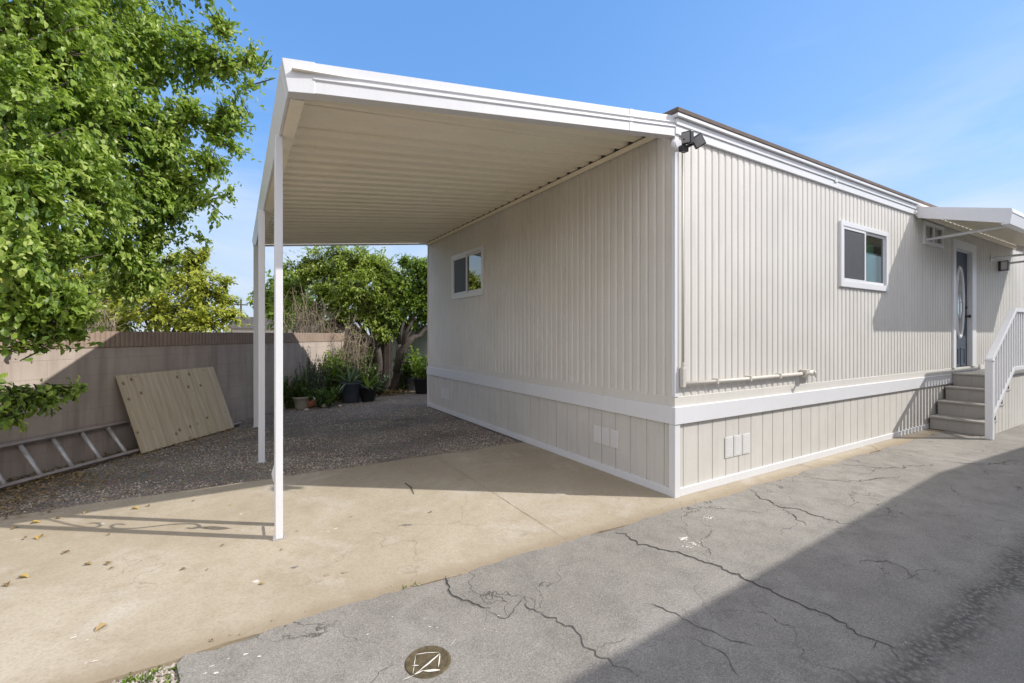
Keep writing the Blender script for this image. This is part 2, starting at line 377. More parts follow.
# slab: a wavy broken edge towards the gravel and the asphalt
rnd = random.Random(5)
def wavy(x0, x1, y, amp, n):
    return [(x0 + (x1 - x0) * i / n, y + amp * noise.noise(Vector((i * .37, y, 1.7))) + amp * .5 * noise.noise(Vector((i * 1.37, y, 5)))) for i in range(n + 1)]
slab = wavy(-12, 0.05, -.22, .035, 90) + [(6.0, -.30), (6.0, .05), (.05, .05)] + wavy(.0, -12, 2.52, .05, 70)
slab = wavy(-12, 5.95, -.235, .045, 150) + [(5.95, .03), (0.03, .03)] + wavy(.03, -12, 2.53, .05, 70)
b = MB(); n = len(slab); b.open = True
b.add([(x, y, .012) for x, y in slab] + [(x, y, -.05) for x, y in slab], [tuple(range(n))] + [(i, (i + 1) % n, n + (i + 1) % n, n + i) for i in range(n)])
structure(b.build('concrete_driveway', M['concrete']))
asp = wavy(-3.66, 40, -.235, .045, 300)
asp = [(-3.66 + (40 + 3.66) * i / 700, -.225 + .05 * noise.noise(Vector((i * .21, 9, 1.7))) + .02 * noise.noise(Vector((i * .9, 3, 5)))) for i in range(701)]
left = [(-3.66 - .03 * noise.noise(Vector((i * .5, 0, 0))) - (i / 30) * .12, -.235 - i * .06) for i in range(30, 0, -1)]
asp = asp + [(40, -12), (-4.2, -12)] + left
b = MB(); b.open = True; n = len(asp)
b.add([(x, y, .017) for x, y in asp] + [(x, y, -.05) for x, y in asp], [tuple(range(n))] + [(i, (i + 1) % n, n + (i + 1) % n, n + i) for i in range(n)])
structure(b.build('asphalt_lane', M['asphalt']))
sheet('verge', [(-14, -12), (-3.4, -12), (-3.4, -.15), (-14, -.15)], -.006, M['gravel'])

# cracks
def ribbon(b, pts, w, seed, z, jit=.03):
    r = random.Random(seed); P = []
    for i in range(len(pts) - 1):
        a, c = Vector(pts[i]), Vector(pts[i + 1]); L = (c - a).length; k = max(2, int(L / .022))
        for j in range(k): P.append(a.lerp(c, j / k))
    P.append(Vector(pts[-1]))
    off = 0; Q = []; Wd = []
    for i, p in enumerate(P):
        d = (P[min(i + 1, len(P) - 1)] - P[max(0, i - 1)]).normalized(); nn = Vector((-d.y, d.x))
        o1 = jit * 1.5 * noise.noise(Vector((i * .16, seed, 0))) + jit * .9 * noise.noise(Vector((i * .55, seed, 4))) + jit * .28 * r.uniform(-1, 1)
        ww = w * .8 * (.2 + 1.3 * abs(noise.noise(Vector((i * .22, seed, 9)))) + .45 * r.random()) * min(1, .3 + 4 * min(i, len(P) - 1 - i) / len(P))
        Q.append(p + nn * o1); Wd.append((nn, ww))
    vs = []
    for q, (nn, ww) in zip(Q, Wd): vs += [(*(q + nn * ww / 2), z), (*(q - nn * ww / 2), z)]
    b.add(vs, [(2 * i, 2 * i + 1, 2 * i + 3, 2 * i + 2) for i in range(len(Q) - 1)])
def gp(*uv): return [gr(u, v).xy for u, v in uv]
b = MB(); b.open = True
CR = [([(615, 535), (650, 549), (700, 562), (752, 585), (760, 590), (800, 608), (830, 620), (870, 642), (900, 655)], .017, .03),
      ([(445, 580), (452, 597), (470, 606), (490, 612)], .014, .02), ([(490, 612), (505, 622), (525, 600)], .007, .02),
      ([(525, 598), (530, 612), (558, 625), (583, 642), (614, 665), (632, 683)], .011, .03),
      ([(748, 492), (777, 506), (814, 517), (850, 529)], .020, .05), ([(777, 506), (800, 522), (812, 528)], .012, .04),
      ([(646, 606), (680, 618), (712, 634), (760, 650)], .007, .03), ([(714, 562), (700, 545), (712, 530)], .004, .03),
      ([(860, 567), (885, 562), (905, 572), (918, 585)], .010, .03), ([(800, 478), (850, 484), (900, 478)], .016, .04),
      ([(840, 465), (880, 470), (935, 466)], .016, .05), ([(690, 640), (720, 655), (740, 680)], .006, .02), ([(940, 462), (980, 466), (1022, 462)], .02, .05)]
CR = [(uv, w * (.75 if i in (0, 1) else .42), j) for i, (uv, w, j) in enumerate(CR)]
for i, (uv, w, j) in enumerate(CR): ribbon(b, gp(*uv), w, i * 3.1, .0215, j)
rc = random.Random(12)
for i, (uv, w, j) in enumerate(CR):          # short side branches
    P_ = gp(*uv)
    for q in range(len(P_) // 2):
        k_ = rc.randrange(len(P_) - 1); a_ = P_[k_].lerp(P_[k_ + 1], rc.random()); an = rc.uniform(0, 6.28); L_ = rc.uniform(.04, .16)
        ribbon(b, [a_, a_ + Vector((math.cos(an), math.sin(an))) * L_], w * .3, 90 + i * 7 + q, .0214, .02)
h_ = MB(); h_.open = True
for i, (uv, w, j) in enumerate(CR): ribbon(h_, gp(*uv), w * 2.2 + .002, i * 3.1, .0195, j)
structure(h_.build('crumbled_crack_edges', M['edge']))
structure(b.build('asphalt_cracks', M['crack']))
b = MB(); b.open = True
ribbon(b, [(-1.40, -.2), (-1.38, .9), (-1.36, 2.5)], .007, 71, .0155, .006)
ribbon(b, [(2.1, -.2), (2.1, 0)], .01, 72, .0155, .004); ribbon(b, [(-6.3, -.2), (-6.3, 2.5)], .009, 73, .0155, .005)
ribbon(b, [(3.6, -.25), (3.9, -.03)], .008, 74, .0155, .02)
structure(b.build('slab_joints', M['joint']))

# ------------------------------------------------------------------ mobile home
HL, HW, HT = 17.5, 6.3, 3.50
home = thing('mobile_home', 'beige ribbed metal mobile home with white trim and grooved skirting beside the asphalt lane', 'mobile home')
def rib_profile(L, period=.105, depth=.0085):
    """(u, d) pairs: flats joined by narrow raised ribs"""
    out = []; u = 0; k = 0
    while u < L:
        for du, d in ((0, 0), (.012, .0), (.022, .75), (.032, 1), (.088, 1), (.097, .6)):
            if u + du < L: out.append((u + du, d * depth))
        u += period; k += 1
    out.append((L, 0)); return out
def sheet_wall(prof, z0, z1, holes, P):
    b = MB(); b.open = True
    for (u0, d0), (u1, d1) in zip(prof[:-1], prof[1:]):
        um = (u0 + u1) / 2; iv = [(z0, z1)]
        for (a, c, e, g) in holes:
            if a < um < c:
                nv = []
                for p, q in iv:
                    if g <= p or e >= q: nv.append((p, q)); continue
                    if e > p: nv.append((p, e))
                    if g < q: nv.append((g, q))
                iv = nv
        for p, q in iv:
            b.add([P(u0, d0, p), P(u1, d1, p), P(u1, d1, q), P(u0, d0, q)], [(0, 1, 2, 3)])
    return b
PB = lambda u, d, z: (u, -d, z)
PA = lambda u, d, z: (-d, u, z)
winB = (3.13, 4.41, 2.18, 2.90); winS = (5.82, 6.54, 2.98, 3.24); doorH = (7.17, 8.00, .88, 3.00); winA = (3.81, 4.97, 2.22, 2.91)
sheet_wall(rib_profile(HL), .925, 3.40, [winB, winS, doorH], PB).build('siding', M['siding'], home)
sheet_wall(rib_profile(HW), .925, 3.50, [winA], PA).build('siding', M['siding'], home)
# far walls
b = MB(); b.open = True
b.add([(0, HW, 0), (HL, HW, 0), (HL, HW, 3.5), (0, HW, 3.5)], [(0, 1, 2, 3)]); b.add([(HL, 0, 0), (HL, HW, 0), (HL, HW, 3.5), (HL, 0, 3.5)], [(0, 1, 2, 3)])
b.build('siding', M['siding'], home)
# skirting boards with grooves
def skirt_profile(L):
    out = [(0, 0)]; u = .115; r = random.Random(3)
    while u < L - .05:
        out += [(u - .006, 0), (u - .0045, -.009), (u + .0045, -.009), (u + .006, 0)]
        u += .215 if int(u * 10) % 2 else .19
    out.append((L, 0)); return out
PBs = lambda u, d, z: (u, -.004 - d, z); PAs = lambda u, d, z: (-.004 - d, u, z)
sheet_wall(skirt_profile(HL), .0, .70, [], PBs).build('skirting', M['skirt'], home)
sheet_wall(skirt_profile(HW), .0, .70, [], PAs).build('skirting', M['skirt'], home)
# ledger flashing
b = MB(); b.box(-.012, HL, -.012, 0.02, .835, .93); b.build('flashing', M['siding_flat'], home, bevel=.003)
b = MB(); b.box(-.012, 0.02, .021, HW, .835, .93); b.build('flashing', M['siding_flat'], home, bevel=.003)
# white belt, base boards
b = MB(); b.box(-.035, HL, -.035, .0, .68, .84); b.build('belt_board', M['white'], home, bevel=.004)
b = MB(); b.box(-.035, 0, .001, HW + .02, .68, .84); b.build('belt_board', M['white'], home, bevel=.004)
b = MB(); b.box(.045, HL, -.024, 0, .012, .085); b.build('base_board', M['white'], home, bevel=.003)
b = MB(); b.box(-.024, 0, .045, HW - .05, .012, .085); b.build('base_board', M['white'], home, bevel=.003)
# corner boards under the belt
b = MB(); b.box(-.026, .045, -.026, 0, .0, .679); b.box(-.026, -.001, .001, .045, .0, .679); b.build('corner_board', M['white'], home, bevel=.003)
b = MB(); b.box(-.026, .0, HW - .05, HW + .015, .0, .679); b.build('corner_board', M['white'], home, bevel=.003)
# upper corner angle trims
b = MB(); b.box(-.020, .034, -.020, 0, .93, 3.49); b.box(-.020, -.001, .001, .018, .93, 3.49); b.build('corner_trim', M['vinyl'], home, bevel=.004)
b = MB(); b.box(-.020, 0, HW - .03, HW + .01, .93, 3.49); b.build('corner_trim', M['siding_flat'], home, bevel=.004)
# top trim on the lane side : two stepped boards
b = MB(); b.box(-.024, HL, -.034, 0, 3.335, 3.415); b.box(-.024, HL, -.046, 0, 3.415, 3.475); b.build('eave_trim', M['white'], home, bevel=.004)
b = MB(); b.box(-.045, HL + .05, -.075, HW + .05, 3.478, 3.510); b.build('roof_edge_flashing', M['white'], home, bevel=.004)
b = MB(); b.prism([(-.082, 3.512), (HW + .06, 3.512), (HW + .06, 3.555), (HW / 2, 3.71), (-.082, 3.555)], 0, -.055, HL + .06)
b.build('roof', M['roofing'], home, bevel=.006)
# joints in the eave trim
b = MB(); b.box(2.9, 2.96, -.0485, -.03, 3.40, 3.478); b.build('eave_trim_joint', M['white'], home)
b = MB(); b.box(5.9, 5.96, -.0485, -.03, 3.40, 3.478); b.build('eave_trim_joint', M['white'], home)
# dark rooms behind the openings
def room(P, u0, u1, z0, z1, depth, mat=M['dark'], sign=1):
    b = MB(); b.open = True
    q = [(u0, z0), (u1, z0), (u1, z1), (u0, z1)]
    vs = [P(u, -.0 - .01, z) for u, z in q] + [P(u, -depth, z) for u, z in q]
    b.add(vs, [(4, 5, 6, 7), (0, 1, 5, 4), (1, 2, 6, 5), (2, 3, 7, 6), (3, 0, 4, 7)]); return b
def bx(P, u0, u1, d0, d1, z0, z1, b):
    p, q = P(u0, d0, z0), P(u1, d1, z1)
    return b.box(min(p[0], q[0]), max(p[0], q[0]), min(p[1], q[1]), max(p[1], q[1]), z0, z1)
def slider(P, hole, fw, painted_refl, glass_right=True):
    a, c, e, g = hole
    room(P, a, c, e, g, .35).build('window_recess', M['dark'], home)
    f = MB(); o = fw
    bx(P, a - o, c + o, .0, .036, e - o * 1.3, e + .012, f); bx(P, a - o, c + o, .0, .036, g - .012, g + o, f)
    bx(P, a - o, a + .012, .0, .036, e + .012, g - .012, f); bx(P, c - .012, c + o, .0, .036, e + .012, g - .012, f)
    fr = f.build('window', M['vinyl'], home, bevel=.003)
    m = (a + c) / 2 
    s_ = MB(); i = .012; w = .035
    for (u0, u1, d) in ((a + i, m + .01, .012), (m - .025, c - i, -.006)):
        bx(P, u0, u1, d, d + .016, e + i, e + i + w, s_); bx(P, u0, u1, d, d + .016, g - i - w, g - i, s_)
        bx(P, u0, u0 + w, d, d + .016, e + i + w, g - i - w, s_); bx(P, u1 - w, u1, d, d + .016, e + i + w, g - i - w, s_)
    s_.build('sash', M['vinyl'], fr, bevel=.002)
    sc_ = MB(); bx(P, a + i + w, m + .01 - w, .017, .020, e + i + w, g - i - w, sc_); sc_.build('insect_screen', M['screen'], fr)
    gl = MB(); gl.open = True
    u0, u1, z0, z1 = m - .025 + w, c - i - w, e + i + w, g - i - w
    gl.add([P(u0, .003, z0), P(u1, .003, z0), P(u1, .003, z1), P(u0, .003, z1)], [(0, 1, 2, 3)])
    gl.build('pane', M['glass'] if painted_refl else M['glass_refl'], fr)
    if painted_refl:
        k = MB(); bx(P, m, c - .0, -.10, -.085, e, e + (g - e) * .66, k); k.build('aqua_refl', M['aqua_refl'], fr)  # coloured sheets behind the glass stand in for its turquoise and green reflection
        k = MB(); bx(P, m, c - .0, -.135, -.12, e + (g - e) * .5, g, k); k.build('green_refl_sheet', M['green_refl'], fr)
    return fr
slider(PB, winB, .05, True).name = 'window'
slider(lambda u, d, z: (-d, winA[0] + winA[1] - u, z), winA, .05, False)
# small vent window by the awning
a, c, e, g = winS
room(PB, a, c, e, g, .3).build('window_recess', M['dark'], home)
f = MB(); o = .05
bx(PB, a - o, c + o, 0, .034, e - o, e + .01, f); bx(PB, a - o, c + o, 0, .034, g - .01, g + o, f)
bx(PB, a - o, a + .01, 0, .034, e + .01, g - .01, f); bx(PB, c - .01, c + o, 0, .034, e + .01, g - .01, f); bx(PB, (a + c) / 2 - .03, (a + c) / 2 + .03, .004, .030, e + .01, g - .01, f)
fs = f.build('window', M['vinyl'], home, bevel=.003)
for u0, u1 in ((a + .01, (a + c) / 2 - .03), ((a + c) / 2 + .03, c - .01)):
    gl = MB(); gl.open = True; gl.add([PB(u0, .006, e), PB(u1, .006, e), PB(u1, .006, g), PB(u0, .006, g)], [(0, 1, 2, 3)]); gl.build('pane', M['glass_refl'], fs)
# door
a, c, e, g = doorH
f = MB(); o = .155
bx(PB, a - o + .03, a, 0, .034, .93, g + .15, f); bx(PB, c, c + o + .05, 0, .034, .93, g + .14, f); bx(PB, a, c, 0, .034, g, g + .15, f)
# reveals
f.box(a, a + .018, 0.0, .14, e, g); f.box(c - .018, c, 0.0, .14, e, g); f.box(a + .018, c - .018, 0.0, .14, g - .018, g)
f.build('door_frame', M['vinyl'], home, bevel=.003)
d = MB(); d.box(a + .02, c - .02, .035, .075, e, g - .02); dr = d.build('door', M['door'], home, bevel=.003)
d = MB(); d.box(a, c, -.045, .14, e - .03, e - .001); d.build('door_sill', M['alu'], home, bevel=.004)
dc, dz = (a + c) / 2, 2.08
def oval_ring(cx, cz, rx, rz, w, y, th, n=56):
    b = MB(); vs = []; fs = []
    for k in range(n):
        an = 2 * math.pi * k / n; cs, sn = math.cos(an), math.sin(an)
        for (rr, yy) in ((w, y), (w * .55, y - th), (w * -.0, y - th), (-w * .35, y)):
            vs.append((cx + (rx + rr) * cs, yy, cz + (rz + rr) * sn))
    for k in range(n):
        for j in range(3): fs.append((4 * k + j, 4 * ((k + 1) % n) + j, 4 * ((k + 1) % n) + j + 1, 4 * k + j + 1))
    b.add(vs, fs); return b
ring = oval_ring(dc, dz, .165, .60, .055, .034, .022).build('oval_moulding', M['vinyl'], dr, smooth=True)
b = MB(); b.open = True; n = 48
b.add([(dc + .17 * math.cos(2 * math.pi * k / n), .029, dz + .61 * math.sin(2 * math.pi * k / n)) for k in range(n)], [tuple(range(n))])
b.build('oval_pane', M['door_glass'], dr)
b = MB()
for s_ in (-1, 1):
    pts = [(dc + s_ * .115 * math.sin(math.pi * q / 12) * (1 - .35 * math.sin(q)), .026, dz - .52 + 1.04 * q / 12) for q in range(13)]
    b.tube(pts, .006, 5)
b.tube([(dc, .026, dz - .6), (dc, .026, dz + .6)], .005, 5); b.tube([(dc - .16, .026, dz), (dc + .16, .026, dz)], .005, 5)
b.build('leaded_pattern', M['alu'], dr)
b = MB()
for x0 in (a + .12, dc + .03):
    x1 = x0 + .23
    for (p, q, r_, s_) in ((x0, x1, .95, .98), (x0, x1, 1.25, 1.28), (x0, x0 + .03, .98, 1.25), (x1 - .03, x1, .98, 1.25)): b.box(p, q, .026, .036, r_, s_)
b.build('door_panel_moulding', M['door'], dr, bevel=.004)
b = MB(); b.lathe((0, 0, 0), [(.001, 0), (.032, 0), (.034, .006), (.014, .012), (.012, .035), (.028, .045), (.030, .06), (.02, .07), (.001, .072)], 16)
for i_, p in enumerate(b.v): b.v[i_] = (c - .09 + p[0], .035 - p[2], 1.84 + p[1])
hk = len(b.v); b2 = MB(); b2.lathe((0, 0, 0), [(.001, 0), (.03, 0), (.03, .012), (.02, .02), (.001, .022)], 16)
for p in b2.v: pass
b2.v = [(c - .09 + p[0], .035 - p[2], 2.0 + p[1]) for p in b2.v]
b.build('handle', M['black'], dr, smooth=True); b2.build('deadbolt', M['black'], dr, smooth=True)

# foundation vents : pairs / triples of louvred plates
def vent(P, u0, u1, z0, z1, n):
    root = None; w = (u1 - u0 - .012 * (n - 1)) / n
    b = MB()
    for k in range(n):
        s0 = u0 + k * (w + .012)
        bx(P, s0, s0 + w, .003, .009, z0, z1, b)
    v = b.build('foundation_vent', M['grid'], home, bevel=.002)
    for k in range(n):
        l = MB(); s0 = u0 + k * (w + .012)
        for j in range(11):
            z = z0 + .02 + (z1 - z0 - .04) * j / 10
            bx(P, s0 + .018, s0 + w - .018, .009, .0115, z - .004, z + .004, l)
        l.build('louvre', M['grid'], v)
vent(PBs, .74, 1.16, .265, .475, 3)
vent(PAs, .71, 1.10, .30, .49, 3)
vent(PAs, 5.18, 5.58, .265, .47, 2)
# vertical conduit, bracket and horizontal pipe with its box
b = MB(); b.tube([(.062, -.04, 3.24), (.062, -.04, 1.20)], .011, 10); b.build('conduit', M['pipe'], home, smooth=True)
b = MB(); b.box(.042, .084, -.062, -.018, 1.02, 1.20); b.tube([(.063, -.042, 1.18), (.063, -.042, 1.245)], .017, 10); b.build('conduit_fitting', M['pipe'], home, bevel=.004)
b = MB(); b.tube([(.09, -.045, 1.05), (1.0, -.043, 1.047), (2.16, -.045, 1.055)], .019, 10); b.build('pipe', M['pipe'], home, smooth=True)
b = MB(); b.box(2.14, 2.22, -.085, -.014, 1.01, 1.10); b.tube([(2.18, -.06, 1.055), (2.18, -.15, 1.055)], .014, 8); b.tube([(2.22, -.055, 1.055), (2.36, -.055, 1.055)], .033, 12)
b.tube([(2.16, -.155, 1.09), (2.20, -.155, 1.02)], .009, 6); b.build('hose_bib', M['pipe'], home, bevel=.002)
for u in (.55, 1.1, 1.65):
    b = MB(); b.box(u - .012, u + .012, -.066, -.014, 1.025, 1.078); b.build('pipe_clamp', M['pipe'], home)

# flood light
fl_ = thing('floodlight', 'black twin head floodlight on a white round plate at the top corner of the wall', 'floodlight', (-.012, -.036, 3.215))
fl_.scale = (.92, .92, .92)
b = MB(); b.lathe((0, 0, 0), [(.001, .0), (.062, .0), (.062, .028), (.05, .036), (.001, .037)], 24)
b.v = [(p[0] - .035, -.008 - p[2], p[1]) for p in b.v]; b.build('back_plate', M['white'], fl_, smooth=False)
b = MB(); b.box(-.035, .045, -.105, -.045, -.075, -.015); b.tube([(.0, -.08, -.03), (-.045, -.13, .03)], .018, 8); b.tube([(.02, -.08, -.03), (.11, -.12, .02)], .018, 8)
b.build('mount', M['black'], fl_, bevel=.008)
def head(cx, cy, cz, rz, rx, ry=0):
    Mx = Matrix.Translation((cx, cy, cz)) @ Matrix.Rotation(rz, 4, 'Z') @ Matrix.Rotation(rx, 4, 'X') @ Matrix.Rotation(ry, 4, 'Y')
    b = MB(); b.box(-.052, .052, -.028, .028, -.058, .058, Mx)
    h = b.build('lamp_head', M['black'], fl_, bevel=.008)
    b = MB(); b.box(-.042, .042, -.034, -.0285, -.046, .046, Mx); b.build('lens', M['lens'], h, bevel=.002)
head(-.02, -.14, .035, R(-85), R(14), R(8)); head(.105, -.165, .02, R(-42), R(20), R(-30))

# ------------------------------------------------------------------ carport
cp = thing('carport', 'white metal carport roof with cream ribbed underside leaning on the end wall', 'carport', (-1.6, 3, 0))
cp_o = cp.location.copy()
def cpart(b, name, mat, parent=None, **k):
    b.v = [(p[0] - cp_o.x, p[1] - cp_o.y, p[2] - cp_o.z) for p in b.v]
    return b.build(name, mat, parent or cp, **k)
XL = -3.22
ztop = lambda x: 3.492 + .112 * x
yfr = lambda x: -.028 - .071 * x
# pans
b = MB(); b.open = True; y = .16; prof = []
while y < 6.30:
    for dy, dz in ((0, 0), (.105, 0), (.125, .030), (.180, .030)):
        if y + dy < 6.31: prof.append((y + dy, dz))
    y += .2
prof.append((6.31, 0))
xs = [-.024, -1.1, -2.1, XL + .05]
for (y0, d0), (y1, d1) in zip(prof[:-1], prof[1:]):
    for x0, x1 in zip(xs[:-1], xs[1:]):
        b.add([(x0, y0, ztop(x0) - .055 + d0), (x1, y0, ztop(x1) - .055 + d0), (x1, y1, ztop(x1) - .055 + d1), (x0, y1, ztop(x0) - .055 + d1)], [(0, 1, 2, 3)])
cpart(b, 'roof_panel', M['soffit'])
# raised seams between panels on the underside
b = MB()
for k in range(1, 15):
    y = .16 + .2 * k * 2 + .05
    if y < 6.2: b.add([(-.03, y, ztop(0) - .0575), (XL + .1, y, ztop(XL + .1) - .0575), (XL + .1, y + .006, ztop(XL + .1) - .0575), (-.03, y + .006, ztop(0) - .0575),
                       (-.03, y, ztop(0) - .062), (XL + .1, y, ztop(XL + .1) - .062), (XL + .1, y + .006, ztop(XL + .1) - .062), (-.03, y + .006, ztop(0) - .062)],
                      [(0, 1, 2, 3), (4, 5, 6, 7), (0, 1, 5, 4), (2, 3, 7, 6), (0, 3, 7, 4), (1, 2, 6, 5)])
cpart(b, 'panel_seam', M['soffit'])
# ledger on the house wall
b = MB(); b.box(-.050, -.022, .14, 6.30, 3.375, 3.420); cpart(b, 'ledger', M['soffit'], bevel=.003)
b = MB(); b.box(-.034, -.0235, .14, 6.30, 3.421, 3.4735); cpart(b, 'gap_shade_strip', M['black'])  # black strip that paints in the shade of the gaps under the ribs
# front fascia with two pressed lines
def slab_fascia(x0, x1, prof, yf=yfr):
    """prof: (dy, dz below top) ring"""
    b = MB(); n = len(prof); vs = []
    for x in (x0, x1):
        for dy, dz in prof: vs.append((x, yf(x) + dy, ztop(x) + .012 + dz))
    b.add(vs, [tuple(range(n))[::-1], tuple(range(n, 2 * n))] + [(i, (i + 1) % n, n + (i + 1) % n, n + i) for i in range(n)]); return b
prof_f = [(0, 0), (0, -.052), (-.010, -.058), (-.010, -.066), (0, -.074), (0, -.090), (-.010, -.096), (-.010, -.104), (0, -.112), (0, -.185), (.085, -.185), (.085, -.170), (.02, -.165), (.02, -.02), (.085, -.012), (.085, 0)]
cpart(slab_fascia(-.024, XL + .17, prof_f), 'front_fascia', M['white'], bevel=.002)
zt_c = ztop(XL) - .1
prof_c = [(-.004, .003), (-.004, -.190), (.088, -.190), (.088, .003)]
fc = slab_fascia(XL + .18, XL, prof_c); fc.v = [((p[0] + (.034 if (p[0] < XL + .01 and p[2] < zt_c) else 0)), p[1], p[2]) for p in fc.v]
cpart(fc, 'fascia_corner', M['white'], bevel=.003)
cpart(slab_fascia(-.52, -.56, [(-.003, .002), (-.003, -.187), (.001, -.187), (.001, .002)]), 'fascia_joint', M['white'], bevel=.002)
# left gutter fascia and beam
zt = ztop(XL) + .012
b = MB(); b.prism([(XL - .002, zt), (XL + .032, zt - .19), (XL + .05, zt - .19), (XL + .05, zt - .17), (XL + .035, zt - .165), (XL + .02, zt)], 1, yfr(XL) + .088, 6.34)
cpart(b, 'gutter', M['white'], bevel=.002)
b = MB(); b.box(XL + .052, XL + .135, yfr(XL) + .088, 6.30, zt - .189, zt - .085); cpart(b, 'beam', M['soffit'], bevel=.003)
b = MB(); vs = []
for x in (-.03, XL + .02):
    for dy, dz in ((0, 0), (0, -.10), (.03, -.10), (.03, 0)): vs.append((x, 6.315 + dy, ztop(x) + .01 + dz))
b.add(vs, [(3, 2, 1, 0), (4, 5, 6, 7)] + [(i, (i + 1) % 4, 4 + (i + 1) % 4, 4 + i) for i in range(4)]); cpart(b, 'rear_fascia', M['white'], bevel=.002)
# posts
def post(x, y, w=.05):
    h = w / 2; b = MB(); b.box(x - h, x + h, y - h, y + h, .012, zt - .19); return b
py0 = .92; XP = -3.185
for k in range(3):
    y = py0 + 2.35 * k
    x = XP if k != 1 else XP - .015
    p = cpart(post(x, y, .05 if k == 0 else .068), 'post', M['white'], bevel=.004)
    b = MB(); b.box(x - .05, x + .05, y - .012 - .04, y + .052, .0125, .02) if k else b.box(x - .042, x + .042, y - .036, y + .036, .0125, .02)
    cpart(b, 'foot_plate', M['alu'], parent=p)
    for s_ in (-1, 1):
        b = MB(); b.tube([(x + s_ * .034, y - .02, .02), (x + s_ * .034, y - .02, .042)], .006, 6); cpart(b, 'bolt', M['alu'], parent=p)
# second upright of the front post with scrollwork between the two
cpart(post(XP + .010, py0 + .27, .046), 'post', M['white'], bevel=.003)
def scroll(cy, cz, r0, turns, s, a0, n=26):
    return [(XP - .006, cy + s * (r0 * (1 - .75 * i / n)) * math.cos(a0 + turns * 2 * math.pi * i / n), cz + (r0 * (1 - .75 * i / n)) * math.sin(a0 + turns * 2 * math.pi * i / n)) for i in range(n + 1)]
ym = py0 + .135
for z0_, z1_, sg in ((.60, 1.12, 1), (1.30, 1.82, -1), (2.0, 2.5, 1)):
    pts = [(XP - .004, ym + sg * .085 * math.cos(math.pi * q / 16), z0_ + (z1_ - z0_) * q / 16) for q in range(17)]
    h0 = [(XP - .004, ym + sg * (.035 + .05 * math.cos(a_)), z0_ - .05 * math.sin(a_)) for a_ in [math.pi * 1.25 * (1 - i / 10) for i in range(10)]]
    h1 = [(XP - .004, ym - sg * (.035 + .05 * math.cos(a_)), z1_ + .05 * math.sin(a_)) for a_ in [math.pi * 1.25 * (i / 10) for i in range(1, 11)]]
    b = MB(); b.tube(h0 + pts + h1, .011, 6); cpart(b, 'scroll', M['white'], smooth=True)
b = MB(); b.tube([(XP - .006, ym - .10, .10), (XP - .006, ym + .10, .10)], .008, 5)
cpart(b, 'scroll', M['white'], smooth=True)
b = MB(); yc = py0 + .15
prl = [(0, .33), (.030, .40), (.040, .45), (.018, .53), (0, .60), (-.018, .53), (-.040, .45), (-.030, .40)]
b.prism([(yc + p, q) for p, q in prl], 0, XP - .010, XP + .002)
b.add([(XP + p, yc + d_, q) for d_ in (-.006, .006) for p, q in prl], [tuple(range(8)), tuple(range(8, 16))] + [(i, (i + 1) % 8, 8 + (i + 1) % 8, 8 + i) for i in range(8)])
cpart(b, 'cast_leaf', M['white'], bevel=.003)

# ------------------------------------------------------------------ door awning
aw = thing('door_awning', 'white metal awning with diagonal arms over the front door and steps', 'awning', (8, 0, 2.9))
def apart(b, name, mat, parent=None, **k):
    b.v = [(p[0] - 8, p[1], p[2] - 2.9) for p in b.v]; return b.build(name, mat, parent or aw, **k)
X0, X1, AD = 5.45, 10.65, 1.04
az = lambda y: 3.455 + .245 * y
b = MB(); b.open = True; x = X0
pr = []
while x < X1:
    for dx, dz in ((0, 0), (.10, 0), (.115, .03), (.185, .03)): 
        if x + dx < X1: pr.append((x + dx, dz))
    x += .2
for (p, d0), (q, d1) in zip(pr[:-1], pr[1:]):
    b.add([(p, -.05, az(0) - .06 + d0), (q, -.05, az(0) - .06 + d1), (q, -AD + .02, az(-AD) - .06 + d1), (p, -AD + .02, az(-AD) - .06 + d0)], [(0, 1, 2, 3)])
apart(b, 'awning_panel', M['soffit'])
def side_f(x, th):
    b = MB(); b.prism([(-.05, az(0)), (-AD, az(-AD)), (-AD + .02, az(-AD) - .20), (-.05, az(0) - .17)], 0, x, x + th); return b
apart(side_f(X0 - .02, .02), 'side_fascia', M['white'], bevel=.002); apart(side_f(X1, .02), 'side_fascia', M['white'], bevel=.002)
b = MB(); b.prism([(-AD - .001, az(-AD) + .002), (-AD - .012, az(-AD) - .06), (-AD - .004, az(-AD) - .07), (-AD + .016, az(-AD) - .205), (-AD + .10, az(-AD) - .205), (-AD + .10, az(-AD) - .19), (-AD + .03, az(-AD) - .185), (-AD + .02, az(-AD) + .002)], 0, X0 - .021, X1 + .021)
apart(b, 'front_fascia', M['white'], bevel=.002)
for p, q in (((5.86, -.02, 3.0), (5.80, -AD + .06, 3.03)), ((9.15, -.02, 3.0), (9.35, -AD + .06, 3.03)), ((10.3, -.02, 2.99), (10.25, -AD + .06, 3.03))):
    b = MB(); b.tube([p, q], .022, 8); b.box(p[0] - .05, p[0] + .05, -.026, -.016, p[2] - .05, p[2] + .05); apart(b, 'support_arm', M['white'], bevel=.002)
b = MB(); b.box(X0, X1, -.075, -.02, 3.315, 3.372); apart(b, 'ledger', M['soffit'], bevel=.003)

